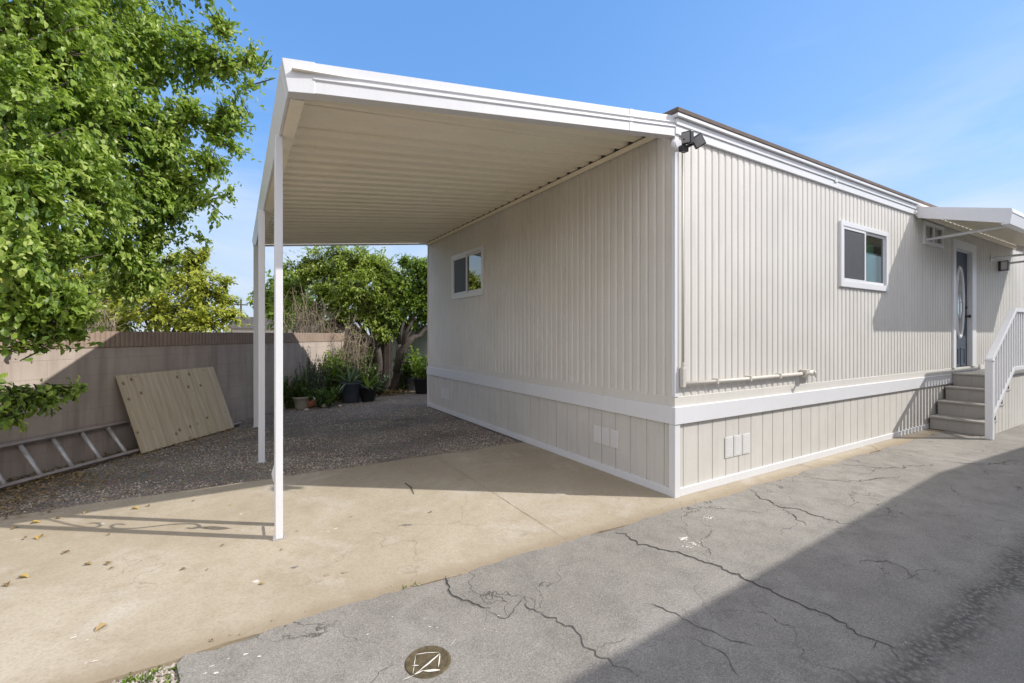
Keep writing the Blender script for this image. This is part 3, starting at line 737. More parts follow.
# wall lantern
ln = thing('wall_lantern', 'small black wall lantern with frosted glass right of the front door', 'lantern', (9.66, -.02, 2.88))
ln.scale = (.8, .8, .85)
b = MB(); b.box(-.06, .06, -.025, .004, -.12, .12); b.build('back_plate', M['black'], ln, bevel=.003)
b = MB(); b.box(-.055, .055, -.16, -.026, .10, .115); b.box(-.055, .055, -.16, -.026, -.115, -.10); b.box(-.055, -.045, -.16, -.15, -.10, .10); b.box(.045, .055, -.16, -.15, -.10, .10); b.build('cage', M['black'], ln)
b = MB(); b.box(-.042, .042, -.147, -.035, -.099, .099); b.build('frosted_glass', M['vinyl'], ln, bevel=.003)

# ------------------------------------------------------------------ entry steps and railing
st = thing('entry_steps', 'grey painted steps rising to the front door with beige grooved side panel', 'steps', (7, -.35, 0))
def spart(b, name, mat, parent=None, **k):
    b.v = [(p[0] - 7, p[1] + .35, p[2]) for p in b.v]; return b.build(name, mat, parent or st, **k)
Zs = [.22, .44, .65, .86]; Xs = [5.97, 6.30, 6.64, 6.98, 9.6]; YO = -.70
for k in range(4):
    b = MB(); b.box(Xs[k], Xs[k] + .02, YO + .012, -.04, (Zs[k - 1] if k else .017), Zs[k] - .028); spart(b, 'riser', M['grey_tread'], bevel=.002)
    b = MB(); b.box(Xs[k] - .028, (Xs[k + 1] + .02) if k < 3 else 9.6, YO - .012, -.037, Zs[k] - .027, Zs[k]); spart(b, 'tread' if k < 3 else 'landing', M['grey_tread'], bevel=.005)
# grooved side panel with a stepped top
b = MB(); b.open = True; x = 5.975; r = random.Random(2)
while x < 9.6:
    x1 = min(x + .15, 9.6)
    for edge in Xs[1:4]:
        if x < edge < x1: x1 = edge
    k = max(i for i in range(4) if x >= Xs[i] - .001 or i == 0)
    zt_ = Zs[k] - .028
    b.add([(x, YO, .02), (x1 - .008, YO, .02), (x1 - .008, YO, zt_), (x, YO, zt_), (x1, YO + .008, .02), (x1, YO + .008, zt_)], [(0, 1, 2, 3), (1, 4, 5, 2)])
    x = x1
b.add([(9.6, YO, .02), (9.6, -.04, .02), (9.6, -.04, .8), (9.6, YO, .8)], [(0, 1, 2, 3)])
spart(b, 'side_panel', M['skirt'])
rl = MB()
rail = thing('railing', 'white vinyl railing with square balusters along the outer edge of the entry steps', 'railing', (6.88, -.74, 0))
def rpart(b, name, **k):
    b.v = [(p[0] - 7, p[1] + .74, p[2]) for p in b.v]; return b.build(name, M['vinyl'], rail, **k)
YR = -.765
b = MB(); b.box(5.80, 5.885, YR - .040, YR + .040, .017, 1.13); b.box(5.792, 5.893, YR - .048, YR + .048, 1.13, 1.15); rpart(b, 'newel_post', bevel=.005)
b = MB(); b.box(9.5, 9.6, YR - .05, YR + .05, .017, 1.95); rpart(b, 'newel_post', bevel=.005)
def slope(x0, z0, x1, z1, w, h, name):
    b = MB(); b.prism([(x0, z0), (x1, z1), (x1, z1 + h), (x0, z0 + h)], 1, YR - w / 2, YR + w / 2)
    b.v = [(p[0], p[1], p[2]) for p in b.v]
    return rpart(b, name, bevel=.004)
slope(5.81, 1.10, 7.0, 1.86, .08, .065, 'top_rail'); slope(7.0, 1.86, 9.6, 1.86, .08, .055, 'top_rail')
slope(5.885, .27, 6.98, .95, .05, .07, 'bottom_rail'); slope(6.98, .95, 9.5, .95, .05, .06, 'bottom_rail')
x = 5.99
while x < 9.45:
    zb = .30 + (x - 5.885) * .62 if x < 6.98 else .99; ztp = 1.12 + (x - 5.79) * .628 if x < 7.0 else 1.87
    b = MB(); b.box(x - .018, x + .018, YR - .018, YR + .018, zb, ztp); rpart(b, 'baluster'); x += .125

# ------------------------------------------------------------------ boundary wall (its own frame: u along, n towards the yard)
UW = Vector((.62, .785, 0)).normalized(); NW = Vector((UW.y, -UW.x, 0)); WN = -6.68
def wf(u, n, z=0): return UW * u + NW * (WN + n) + Vector((0, 0, z))
wall_rz = math.atan2(UW.y, UW.x)
bw = thing('block_wall', 'long tan concrete block wall with a scored top course behind the ladder and plywood', 'wall', wf(0, 0), wall_rz)
b = MB(); b.box(-9, 7.6, .0, .15, -.05, 1.345); b.build('masonry', M['block'], bw)
b = MB(); b.box(-9, 7.6, -.012, .162, 1.346, 1.545); b.build('cap_course', M['capblock'], bw, bevel=.006)

# plywood sheet
def frame_from(o, x, y):
    x = x.normalized(); z = x.cross(y).normalized(); y = z.cross(x)
    return Matrix(((x.x, y.x, z.x, o.x), (x.y, y.y, z.y, o.y), (x.z, y.z, z.z, o.z), (0, 0, 0, 1)))
p0, p1, p2 = wf(.74, .40, .012), wf(2.36, .37, .012), wf(.75, .035, .985)
pl = MB(); pl.box(0, (p1 - p0).length, 0, (p2 - p0).length, -.008, .008)
po = pl.build('plywood_sheet', M['ply'], bevel=.001); po.matrix_world = frame_from(p0, p1 - p0, p2 - p0)
tag(po, 'weathered tan plywood sheet with knots leaning against the block wall', 'plywood')

# ladder on its edge
p0, p1, p2 = wf(-3.3, .33, .03), wf(2.58, .30, .03), wf(-3.3, .055, .36)
ld = thing('ladder', 'aluminium ladder lying on its edge against the foot of the block wall', 'ladder')
ld.matrix_world = frame_from(p0, p1 - p0, p2 - p0)
LW = (p2 - p0).length; LL = (p1 - p0).length
for y in (0, LW):
    b = MB(); b.box(0, LL, y - .012, y + .012, -.035, .035); b.box(0, LL, y - .012, y + .022 * (1 if y == 0 else -1) + .0, -.038, -.030); b.box(0, LL, y - .012, y + .022, .030, .038)
    b.build('side_rail', M['alu_dark'], ld, bevel=.003)
x = LL - .12
while x > 0:
    b = MB(); b.tube([(x, .0, 0), (x, LW, 0)], .023, 10); b.build('rung', M['alu'], ld, smooth=True); x -= .305

# ------------------------------------------------------------------ foliage makers
def leaf(b, p, d, up, L, Wd, var, fold=.25, droop=.2):
    """pointed oval leaf: 2 x 3 quads folded along the midrib"""
    d = d.normalized(); s = d.cross(up)
    if s.length < 1e-3: s = d.cross(Vector((1, 0, 0)))
    s.normalize(); n = s.cross(d)
    a0 = p; a1 = p + d * L * .38 - n * 0; a2 = p + d * L * .75 - n * droop * L * .35; a3 = p + d * L - n * droop * L
    f = n * fold * Wd
    vs = [a0, a1 + s * Wd * .5 + f, a1, a1 - s * Wd * .5 + f, a2 + s * Wd * .36 + f * .7, a2, a2 - s * Wd * .36 + f * .7, a3]
    b.add(vs, [(0, 2, 1), (0, 3, 2), (1, 2, 5, 4), (2, 3, 6, 5), (4, 5, 7), (5, 6, 7)], var)
def leaf4(b, p, d, up, L, Wd, var):
    d = d.normalized(); s = d.cross(up)
    if s.length < 1e-3: s = Vector((1, 0, 0))
    s.normalize(); n = s.cross(d)
    b.add([p, p + d * L * .45 + s * Wd * .5 + n * Wd * .15, p + d * L, p + d * L * .45 - s * Wd * .5 + n * Wd * .15], [(0, 1, 2), (0, 2, 3)], var)
def rv(r): 
    while True:
        v = Vector((r.uniform(-1, 1), r.uniform(-1, 1), r.uniform(-1, 1)))
        if .05 < v.length < 1: return v
def limb(b, p, q, r0, r1, rnd, sag=.1, n=6, sides=7):
    p, q = Vector(p), Vector(q); L = (q - p).length; o = rv(rnd) * L * sag; o2 = rv(rnd) * L * sag * .6
    pts = [p.lerp(q, i / n) + o * math.sin(math.pi * i / n) + o2 * math.sin(2 * math.pi * i / n) for i in range(n + 1)]
    b.tube(pts, [r0 + (r1 - r0) * (i / n) ** .8 for i in range(n + 1)], sides); return pts
def tree(name, label, cat, base, blobs, trunk_r, fork_z, mat, nl, L, seed, group=None, short=1.0, twigs=40, leafn=8, simple=False, droop=.3, barkm=None, spray=.32, trunk_q=None, gaps=0):
    """blobs: (centre, radius); leaves hang on short sprays spread through each blob"""
    rnd = random.Random(seed)
    root = thing(name, label, cat, base, 0, group); base = Vector(base)
    T = MB(); fork = base + Vector((rnd.uniform(-.1, .1), rnd.uniform(-.1, .1), fork_z)) if trunk_q is None else Vector(trunk_q)
    limb(T, base - Vector((0, 0, .05)), fork, trunk_r, trunk_r * .5, rnd, .05, 6, 10)
    C = MB(); C.open = True; TW = T
    tot = sum(r ** 2 for _, r in blobs)
    for c, r in blobs:
        c = Vector(c)
        if short < 1 and r < .45: pts = [fork.lerp(c, .9)] * 3
        else: pts = limb(T, fork, fork.lerp(c, short), min(trunk_r * .45, .03 + r * (.06 if short < 1 else .12)), .006, rnd, .12)
        k = max(3, int(nl * r ** 2 / tot / leafn))
        for _ in range(k):
            v = rv(rnd).normalized() * r * (rnd.random() ** .45)
            v.z *= .85
            tip = c + v * (1 + .35 * noise.noise(v * 2.3 + c)) * (1 + (rnd.uniform(.1, .45) if rnd.random() < .14 else 0))
            if gaps and noise.noise(tip * 2.1) + .5 * noise.noise(tip * 5.3) < gaps * rnd.random() - .12: continue
            out = (v.normalized() + Vector((0, 0, -droop)) + rv(rnd) * .7).normalized()
            s0 = tip - out * spray * rnd.uniform(.6, 1.2)
            if rnd.random() < twigs / 100 and (short == 1 or r < .45 or rnd.random() < .4): 
                st0 = c.lerp(tip, rnd.uniform(.1, .5)); TW.tube([st0, s0, tip], [.009, .005, .002], 4, False)
            base_var = rnd.random()
            for j in range(leafn):
                q = s0.lerp(tip, (j + rnd.random()) / leafn) + rv(rnd) * .05 * spray
                dd = (out + rv(rnd) * 1.1 + Vector((0, 0, -.35))).normalized()
                up = (Vector((.25, -.25, 1)) + rv(rnd) * .75)
                s = L * rnd.uniform(.6, 1.25); vr = min(1, max(0, base_var * .6 + rnd.random() * .5))
                (leaf4(C, q, dd, up, s, s * .55, vr) if simple else leaf(C, q, dd, up, s, s * .62, vr))
    T.v = [tuple(Vector(p) - base) for p in T.v]; C.v = [tuple(Vector(p) - base) for p in C.v]
    T.build('trunk', barkm or M['bark'], root, smooth=True); C.build('crown', mat, root)
    return root

# big tree over the wall, left
B = [(-70, 60, 4.7, 1.2), (-60, 220, 4.4, 1.0), (20, -60, 5.0, 1.1), (110, -50, 5.1, .9), (170, -40, 5.2, .55),
     (30, 30, 4.5, .85), (95, 40, 4.8, .8), (155, 45, 5.0, .6), (200, 60, 5.1, .42), (225, 70, 5.1, .26), (245, 62, 5.15, .12), (235, 105, 5.1, .18), (222, 30, 5.1, .2), (250, 85, 5.1, .1),
     (10, 120, 4.2, .7), (70, 120, 4.4, .7), (130, 120, 4.8, .6), (185, 120, 5.0, .42), (215, 140, 5.1, .26), (236, 150, 5.1, .13),
     (20, 200, 4.0, .55), (75, 200, 4.3, .6), (130, 190, 4.7, .52), (180, 190, 5.0, .36), (207, 200, 5.0, .18), (225, 215, 5.1, .10),
     (10, 265, 3.9, .42), (60, 260, 4.2, .42), (110, 250, 4.6, .40), (155, 240, 4.9, .30), (185, 248, 5.0, .16),
     (150, 150, 5, .6), (100, 160, 4.8, .6), (60, 60, 4.7, .8), (60, 180, 4.3, .5), (170, 215, 4.9, .32), (140, 265, 4.9, .28), (210, 165, 5.0, .26), (258, 72, 5.15, .08), (252, 60, 5.1, .12), (246, 112, 5.1, .10), (244, 92, 5.1, .14), (215, 218, 5.0, .15), (200, 240, 5.0, .16), (172, 262, 5.0, .18), (148, 284, 4.9, .16), (122, 292, 4.8, .18), (228, 196, 5.0, .10), (30, 300, 4.1, .3), (65, 305, 4.2, .26), (40, 330, 4.2, .2), (60, 355, 4.3, .12), (78, 325, 4.3, .14), (8, 345, 4.1, .24), (5, 320, 4.0, .3), (22, 362, 4.15, .17), (40, 350, 4.2, .14), (66, 340, 4.3, .10), (228, 118, 5.1, .22), (236, 128, 5.1, .10), (15, 315, 4.0, .24), (50, 310, 4.2, .22), (85, 290, 4.4, .24), (55, 350, 4.3, .10), (25, 350, 4.1, .16), (70, 335, 4.3, .12)]
blobs = [(cw(u, v, D * (1 + .24 * min(1, max(0, (u - 25) / 80)) * (v < 300))), r * (1 + .24 * min(1, max(0, (u - 25) / 80)) * (v < 300))) for u, v, D, r in B]
tb = wf(-1.2, -1.6, 0)
tree('tree', 'large leafy green tree hanging over the block wall above the ladder', 'tree', tb, blobs, .20, 2.1, M['leaf_main'], 165000, .070, 11, twigs=22, leafn=11, spray=.36, droop=.35, gaps=.16, short=.86)
# low shaded sprays of a shrub in front of the wall
sh = [(cw(15, 400, 4.0), .20), (cw(45, 398, 4.15), .18), (cw(72, 392, 4.3), .12), (cw(10, 418, 3.9), .14), (cw(-30, 400, 3.9), .3)]
tree('shrub', 'leafy green branch tips drooping in shade before the block wall above the ladder', 'shrub', wf(-1.9, .45, 0), sh, .025, .7, M['leaf_main'], 1500, .062, 5, twigs=60, leafn=7, spray=.22)
# trees behind
def bl(l): return [(cw(u, v, D), r) for u, v, D, r in l]
tree('tree', 'yellow green tree behind the block wall left of the carport posts', 'tree', cw(165, 400, 14) * 1.0 - Vector((0, 0, cw(165, 400, 14).z)),
     bl([(105, 300, 14, 1.0), (130, 280, 14.2, 1.0), (165, 275, 14, .9), (190, 262, 14, .6), (205, 256, 14, .35), (200, 290, 13.8, .9), (222, 300, 14, .55), (232, 315, 13.6, .4), (160, 310, 13.3, 1.1), (115, 320, 13.4, .9), (205, 325, 13.3, .8), (228, 283, 14, .35), (80, 290, 14.4, 1.2), (40, 280, 14.5, 1.3)]),
     .16, 1.0, M['leaf_yellow'], 62000, .115, 21, simple=True, leafn=8, spray=.35, gaps=.12)
tree('tree', 'bushy lime green tree framed by the far end of the carport', 'tree', cw(380, 395, 11.9) - Vector((0, 0, cw(380, 395, 11.9).z)),
     bl([(300, 272, 12.6, .55), (325, 270, 12.8, .75), (350, 262, 12.8, .75), (375, 272, 12.8, .65), (330, 298, 12.4, .7), (358, 295, 12.2, .8), (385, 298, 12.2, .6), (345, 322, 12, .5), (372, 318, 12, .5), (295, 290, 12.8, .45), (390, 280, 12.6, .45), (385, 335, 11.8, .28), (372, 350, 11.8, .25), (310, 315, 12.6, .5), (330, 335, 12.2, .45), (358, 340, 11.9, .3), (395, 318, 12.1, .4), (400, 300, 12.6, .5), (285, 300, 12.9, .5)]),
     .17, 1.2, M['leaf_lime'], 105000, .090, 31, simple=True, leafn=8, spray=.32, gaps=.12)
tree('tree', 'darker green leaning tree with a bent limb beside the far corner of the home', 'tree', cw(392, 396, 12.0) - Vector((0, 0, cw(392, 396, 12.0).z)),
     bl([(405, 290, 12.4, .55), (420, 270, 12.6, .5), (412, 305, 12.2, .45), (428, 295, 12.6, .5), (440, 280, 12.6, .6), (405, 262, 12.6, .2), (398, 318, 12, .3), (425, 318, 12.4, .3), (412, 325, 12.3, .28), (395, 330, 12.1, .25), (435, 310, 12.5, .4)]),
     .13, 1.25, M['leaf_mid'], 26000, .09, 37, simple=True, leafn=8, spray=.3, trunk_q=cw(400, 345, 12.0))
b = MB(); rnd = random.Random(8)
b.tube([cw(396, 372, 11.9), cw(402, 352, 11.9), cw(408, 344, 11.9), cw(414, 337, 12), cw(420, 336, 12.1), (cw(428, 326, 12.2)), cw(445, 315, 12.4)], [.10, .09, .08, .07, .06, .055, .04], 8)
b.tube([cw(401, 362, 11.8), cw(408, 362, 11.8), cw(416, 363, 11.8)], [.04, .03, .02], 6)
lp = b.build('limb', M['bark'], smooth=True)
lt = [o for o in bpy.data.objects if o.get('label', '').startswith('darker green leaning')][0]
lp.parent = lt; lp.location = -lt.location
tree('tree', 'dark green tree seen between the posts behind the block wall', 'tree', cw(285, 395, 15) - Vector((0, 0, cw(285, 395, 15).z)),
     bl([(272, 300, 15, .7), (290, 285, 15, .7), (300, 305, 15, .7), (285, 318, 14.6, .6)]), .12, 1, M['leaf_mid'], 6000, .15, 41, simple=True, leafn=8)
# bare brush
def brush(label, base, tips, seed, n=70, group='bare brush behind the wall'):
    rnd = random.Random(seed); root = thing('dry_brush', label, 'brush', base, 0, group); b = MB(); base = Vector(base)
    for _ in range(n):
        c, r = rnd.choice(tips); tip = c + rv(rnd) * r
        a = base + Vector((rnd.uniform(-.5, .5), rnd.uniform(-.5, .5), 0)); a = a.lerp(Vector((tip.x, tip.y, 0)), .6)
        pts = limb(b, a, tip, .018, .004, rnd, .12, 5, 4)
        for _ in range(6):
            s = rnd.choice(pts[2:]); b.tube([s, s + (rv(rnd) + Vector((0, 0, .5))) * .28], [.006, .002], 3, False)
            s2 = s + rv(rnd) * .15; b.tube([s2, s2 + (rv(rnd) + Vector((0, 0, .3))) * .2], [.004, .002], 3, False)
    b.v = [tuple(Vector(p) - base) for p in b.v]; b.build('branches', M['twig'], root)
def gnd(u, D): p = cw(u, 335, D); return Vector((p.x, p.y, 0))
brush('bare grey twigs of dry brush behind the wall seen between the carport posts', gnd(308, 11.6), [(cw(300, 305, 11.6), .5), (cw(315, 312, 11.6), .5), (cw(325, 322, 11.4), .4), (cw(292, 322, 11.6), .4)], 3, 80)
brush('tan dry brush above the block wall under the large tree', gnd(60, 8.5), [(cw(20, 315, 8.5), .45), (cw(60, 318, 8.5), .4), (cw(95, 325, 8.6), .3), (cw(-20, 310, 8.5), .5), (cw(85, 318, 8.5), .35), (cw(40, 325, 8.4), .3)], 4, 260)
brush('short dry brush hanging by the tree trunk at the back of the yard', gnd(345, 11.0), [(cw(345, 350, 11), .35), (cw(362, 345, 11), .35), (cw(352, 335, 11), .3)], 6, 50)

# pale panel fence at the back
fp0, fp1 = gnd(392, 13.4), gnd(450, 12.6)
fe = thing('panel_fence', 'pale upright panel fence at the back of the yard beside the home', 'fence', fp0, math.atan2(fp1.y - fp0.y, fp1.x - fp0.x))
fl2 = (fp1 - fp0).length + 2; k = 0; x = 0; b = MB()
while x < fl2: b.box(x, x + .14, -.012 + .006 * (k % 2), .012 + .006 * (k % 2), 0, 1.78); x += .145; k += 1
M['palefence'] = painted('pale_fence', (.72, .74, .68), .7, .15, .35, 3); b.build('boards', M['palefence'], fe)
b = MB(); b.box(0, fl2, .019, .05, .3, .39); b.box(0, fl2, .019, .05, 1.4, 1.49); b.build('rails', M['palefence'], fe)
# darker timber fence behind the trunks
fp0, fp1 = gnd(335, 13.2), gnd(396, 13.5)
fe = thing('timber_fence', 'dark weathered timber fence behind the tree trunks at the back', 'fence', fp0, math.atan2(fp1.y - fp0.y, fp1.x - fp0.x))
x = 0; b = MB(); k = 0
while x < (fp1 - fp0).length: b.box(x, x + .135, -.01 + .006 * (k % 2), .01 + .006 * (k % 2), 0, 1.5); x += .14; k += 1
M['darkfence'] = painted('dark_fence', (.10, .075, .06), .85, .3, .35, 3); b.build('boards', M['darkfence'], fe)

# ------------------------------------------------------------------ pots and plants
def pot(b, r, h, lip=.02):
    b.lathe((0, 0, 0), [(.001, 0), (r * .72, 0), (r * .76, .01), (r * .97, h - lip * 1.6), (r * 1.05, h - lip * 1.5), (r * 1.06, h), (r * .97, h), (r * .93, h - .03)], 28)
def potted(name, label, cat, u, v, r, h, mat, plant, seed, group='potted plants by the wall'):
    g_ = gr(u, v); root = thing(name, label, cat, (g_.x, g_.y, 0), 0, group)
    # the pixel is the front of the base: step back by the radius
    d = Vector((SY, CYW, 0)); root.location += d * r * .72; root.location.z = .0
    b = MB(); pot(b, r, h); b.build('pot', mat, root, smooth=True)
    b = MB(); b.lathe((0, 0, 0), [(.001, h - .045), (r * .5, h - .035), (r * .92, h - .04)], 20); b.build('soil', M['soil'], root)
    rnd = random.Random(seed); b = MB(); b.open = True; m = plant[1]
    if plant[0] == 'rosette':
        for k in range(plant[2]):
            an = k * 2.4 + rnd.uniform(-.3, .3); el = rnd.uniform(.25, 1.35); L = plant[3] * rnd.uniform(.7, 1.1); w = plant[4]
            dr_ = Vector((math.cos(an), math.sin(an), 0)); prev = Vector((0, 0, h - .04)) + dr_ * .02
            sd = Vector((-dr_.y, dr_.x, 0)); N = 6; vs = []
            for i in range(N + 1):
                tt = i / N; e2 = el - tt * .9 * (1.4 - el)
                p_ = prev + (dr_ * math.cos(e2) + Vector((0, 0, math.sin(e2)))) * (L / N if i else 0); prev = p_
                ww = w * (.6 + .4 * math.sin(math.pi * min(tt * 1.2, 1))) * (1 - tt ** 3) + .001
                nn = Vector((0, 0, 1)) * ww * .35
                vs += [p_ + sd * ww + nn, p_, p_ - sd * ww + nn]
            b.add(vs, [(3 * i + j, 3 * i + j + 1, 3 * i + j + 4, 3 * i + j + 3) for i in range(N) for j in (0, 1)], rnd.random())
    else:
        n_, H, L, sp = plant[2:6]
        for k in range(n_):
            an = rnd.uniform(0, 6.28); ro = rnd.random() ** .5 * sp
            top = Vector((math.cos(an) * ro, math.sin(an) * ro, h + H * rnd.uniform(.3, 1)))
            q0 = Vector((math.cos(an) * ro * .2, math.sin(an) * ro * .2, h - .04)); b.tube([q0, q0.lerp(top, .5) + rv(rnd) * .03, top], [.006, .005, .002], 4, False, .2)
            for j in range(14):
                q = q0.lerp(top, .25 + .75 * (j + rnd.random()) / 14)
                leaf4(b, q, rv(rnd) + Vector((0, 0, .2)), Vector((0, 0, 1)) + rv(rnd) * .5, L * rnd.uniform(.6, 1.3), L * plant[6] if len(plant) > 6 else L * .5, rnd.random())
    b.build('foliage', m, root); return root
potted('potted_plant', 'small pale clay pot with a low dark plant nearest the carport posts', 'potted plant', 299, 409, .165, .24, M['pot_pale'], ('bush', M['leaf_dark'], 22, .30, .10, .22), 1)
potted('potted_agave', 'large grey blue pot holding a spiky grey green agave', 'potted plant', 348, 403, .24, .44, M['pot_grey'], ('rosette', M['leaf_grey'], 26, .62, .030), 2)
potted('potted_aloe', 'black pot holding a pale aloe right of the large agave pot', 'potted plant', 366, 402, .19, .33, M['pot_black'], ('rosette', M['leaf_mid'], 20, .46, .022), 3)
potted('potted_plant', 'dark pot with an upright leafy plant standing by the home corner', 'potted plant', 421, 394, .22, .40, M['pot_black'], ('bush', M['leaf_mid'], 34, .85, .13, .42), 4)
potted('potted_plant', 'dark pot with a low plant second from the home corner', 'potted plant', 411, 391, .20, .36, M['pot_grey'], ('bush', M['leaf_dark'], 20, .55, .12, .30), 5)
potted('potted_plant', 'black pot with thin sprigs left of the leafy pots by the home corner', 'potted plant', 402, 390, .18, .34, M['pot_black'], ('bush', M['leaf_dark'], 12, .45, .10, .22), 6)
def shrub(label, u, D, H, sp, mat, n, L, seed, wf_=.5, group='shrubs along the wall'):
    g_ = gnd(u, D); root = thing('shrub', label, 'shrub', g_, 0, group); rnd = random.Random(seed); b = MB(); b.open = True; s_ = MB()
    for k in range(n):
        an = rnd.uniform(0, 6.28); ro = rnd.random() ** .5 * sp
        top = Vector((math.cos(an) * ro, math.sin(an) * ro, H * rnd.uniform(.25, 1))); q0 = Vector((math.cos(an) * ro * .35, math.sin(an) * ro * .35, -.01))
        s_.tube([q0, q0.lerp(top, .5) + rv(rnd) * .06, top], [.009, .006, .002], 4, False)
        for j in range(22):
            q = q0.lerp(top, .12 + .88 * (j + rnd.random()) / 22)
            leaf4(b, q, rv(rnd) + Vector((0, 0, .25)), Vector((0, 0, 1)) + rv(rnd) * .5, L * rnd.uniform(.5, 1.3), L * wf_, rnd.random())
    s_.build('stems', M['bark'], root); b.build('foliage', mat, root)
shrub('dense dark shrub against the wall behind the front carport post', 288, 9.4, .75, .40, M['leaf_dark'], 60, .10, 11)
shrub('grey green feathery shrub behind the pale clay pot', 312, 9.9, 1.05, .45, M['leaf_grey'], 70, .09, 12, .25)
shrub('bright green leafy shrub catching the sun above the agave', 334, 10.6, 1.15, .42, M['leaf_mid'], 70, .13, 13)
shrub('mid green shrub behind the aloe pot', 360, 11.1, 1.0, .50, M['leaf_dark'], 60, .12, 14)
shrub('low trailing shrub between the clay pot and the agave pot', 322, 9.6, .42, .38, M['leaf_dark'], 50, .09, 15)
shrub('thin pale shrub at the foot of the leaning tree', 376, 11.5, .55, .40, M['leaf_grey'], 30, .11, 16, .3)
shrub('tall leafy shrub in front of the dark timber fence at the back', 350, 11.6, 1.35, .55, M['leaf_mid'], 80, .12, 17)
shrub('narrow green shrub against the lit part of the block wall', 306, 10.2, 1.25, .35, M['leaf_grey'], 60, .09, 18, .3)
shrub('dark leafy shrub between the leaning tree and the pots by the home corner', 405, 12.4, .95, .40, M['leaf_dark'], 50, .11, 19)
# terracotta fragment group, white plank, debris
g_ = gr(313, 408); tf = thing('clay_planter', 'small tipped clay planter with a white rim between the pots', 'planter', (g_.x, g_.y, 0), .5)
b = MB(); pot(b, .10, .17); mt = Matrix.Translation((0, .1, .09)) @ Matrix.Rotation(R(70), 4, 'Y') @ Matrix.Translation((0, 0, -.08)); b.v = [tuple(mt @ Vector(p)) for p in b.v]; b.build('pot', M['terracotta'], tf, smooth=True)
b = MB(); b.lathe((0, 0, 0), [(.10, .15), (.112, .15), (.112, .176), (.10, .176)], 24); b.v = [tuple(mt @ Vector(p)) for p in b.v]; b.build('rim', M['white'], tf)
for i, (u, v, s) in enumerate(((324, 407, .07), (307, 411, .05), (330, 404, .06), (340, 407, .045))):
    b = MB(); rr = random.Random(i + 50); g_ = gr(u, v)
    bm = bmesh.new(); bmesh.ops.create_icosphere(bm, subdivisions=2, radius=s)
    for w_ in bm.verts: w_.co *= 1 + .25 * noise.noise(w_.co * 14 + Vector((i, 0, 0))); w_.co.z *= .7
    me = bpy.data.meshes.new('rock'); bm.to_mesh(me); bm.free(); me.materials.append(M['pot_pale']); o = bpy.data.objects.new('rock', me); COL.objects.link(o); o.location = (g_.x, g_.y, s * .5)
    tag(o, 'fist sized pale rock lying on the gravel among the pots', 'rock', 'rocks among the pots')
g0, g1 = gnd(384, 12.0), gnd(397, 12.1); b = MB(); Lp = (g1 - g0).length; b.box(0, Lp, -.05, .05, .05, .075)
o = b.build('plank', M['white'], bevel=.003); o.location = g0; o.rotation_euler.z = math.atan2(g1.y - g0.y, g1.x - g0.x); tag(o, 'short white plank lying by the tree trunks at the back', 'plank')
b = MB(); b.open = True; rr = random.Random(9)
for _ in range(500):
    c_ = gnd(386, 11.7) + Vector((rr.gauss(0, .28), rr.gauss(0, .22), .01 + rr.random() * .06)); leaf4(b, c_, rv(rr) * Vector((1, 1, .3)), Vector((0, 0, 1)) + rv(rr) * .6, .1, .05, rr.random())
tag(b.build('leaf_litter', M['leaf_dry']), 'brown dead leaves heaped by the tree trunks at the back', None, None, 'stuff')

# ------------------------------------------------------------------ gravel stones, litter, weeds (uncountable)
b = MB(); b.open = True; rr = random.Random(77)
def pebble(b, x, y, z, s, var):
    a = rr.uniform(0, 6.28); v = []
    for k in range(5):
        an = a + k * 1.2566 + rr.uniform(-.3, .3); v.append((x + math.cos(an) * s * rr.uniform(.7, 1.1), y + math.sin(an) * s * rr.uniform(.7, 1.1), z - s * .2))
    v.append((x + rr.uniform(-.3, .3) * s, y + rr.uniform(-.3, .3) * s, z + s * rr.uniform(.45, .8)))
    b.add(v, [(k, (k + 1) % 5, 5) for k in range(5)], var)
cnt = 0
while cnt < 30000:
    y = 2.42 + 5.8 * rr.random() ** 1.6; x = rr.uniform(-7.2, -.05)
    n_ = Vector((x, y, 0)).dot(NW) - WN
    if n_ < .02: continue
    if noise.noise(Vector((x * .9, y * 1.6, 2))) + .4 * noise.noise(Vector((x * 4, y * 4, 7))) < -.10 + .25 * (rr.random() - .5) * 2: continue
    pebble(b, x, y, gz(x, y), rr.uniform(.006, .017), rr.random() ** 1.3); cnt += 1
for _ in range(600):   # stray grit on the slab edge and by the asphalt edge
    x = rr.uniform(-7, -.1); pebble(b, x, 2.5 - abs(rr.gauss(0, .12)), .012, rr.uniform(.003, .008), rr.random())
for _ in range(260):
    x = rr.uniform(-3.6, 5.9); pebble(b, x, -.23 + rr.gauss(0, .06), .017, rr.uniform(.002, .006), rr.random())
for _ in range(500):
    x = rr.uniform(-1.3, 6); pebble(b, x, -2.0 + rr.gauss(0, .08), .018, rr.uniform(.003, .008), rr.random() * .7)
tag(b.build('gravel', M['stone']), 'loose brown grey gravel under the carport', None, None, 'stuff')
b = MB(); b.open = True
def litter(n, f, L0, L1):
    for _ in range(n):
        x, y = f(); leaf4(b, Vector((x, y, .016 + rr.random() * .014)), Vector((rr.uniform(-1, 1), rr.uniform(-1, 1), rr.uniform(-.1, .25))), Vector((0, 0, 1)) + rv(rr) * .5, rr.uniform(L0, L1), rr.uniform(L0, L1) * .55, rr.random())
def nearwall():
    u = rr.uniform(-2.6, 2.4); n_ = abs(rr.gauss(0, .55)) + .03; p = wf(u, n_); return p.x, p.y
litter(2600, nearwall, .018, .055)
def corner():
    u = rr.uniform(-2.4, -.1); p = wf(u, abs(rr.gauss(.5, .4))); return p.x, max(2.44, p.y)
litter(2200, corner, .018, .055)
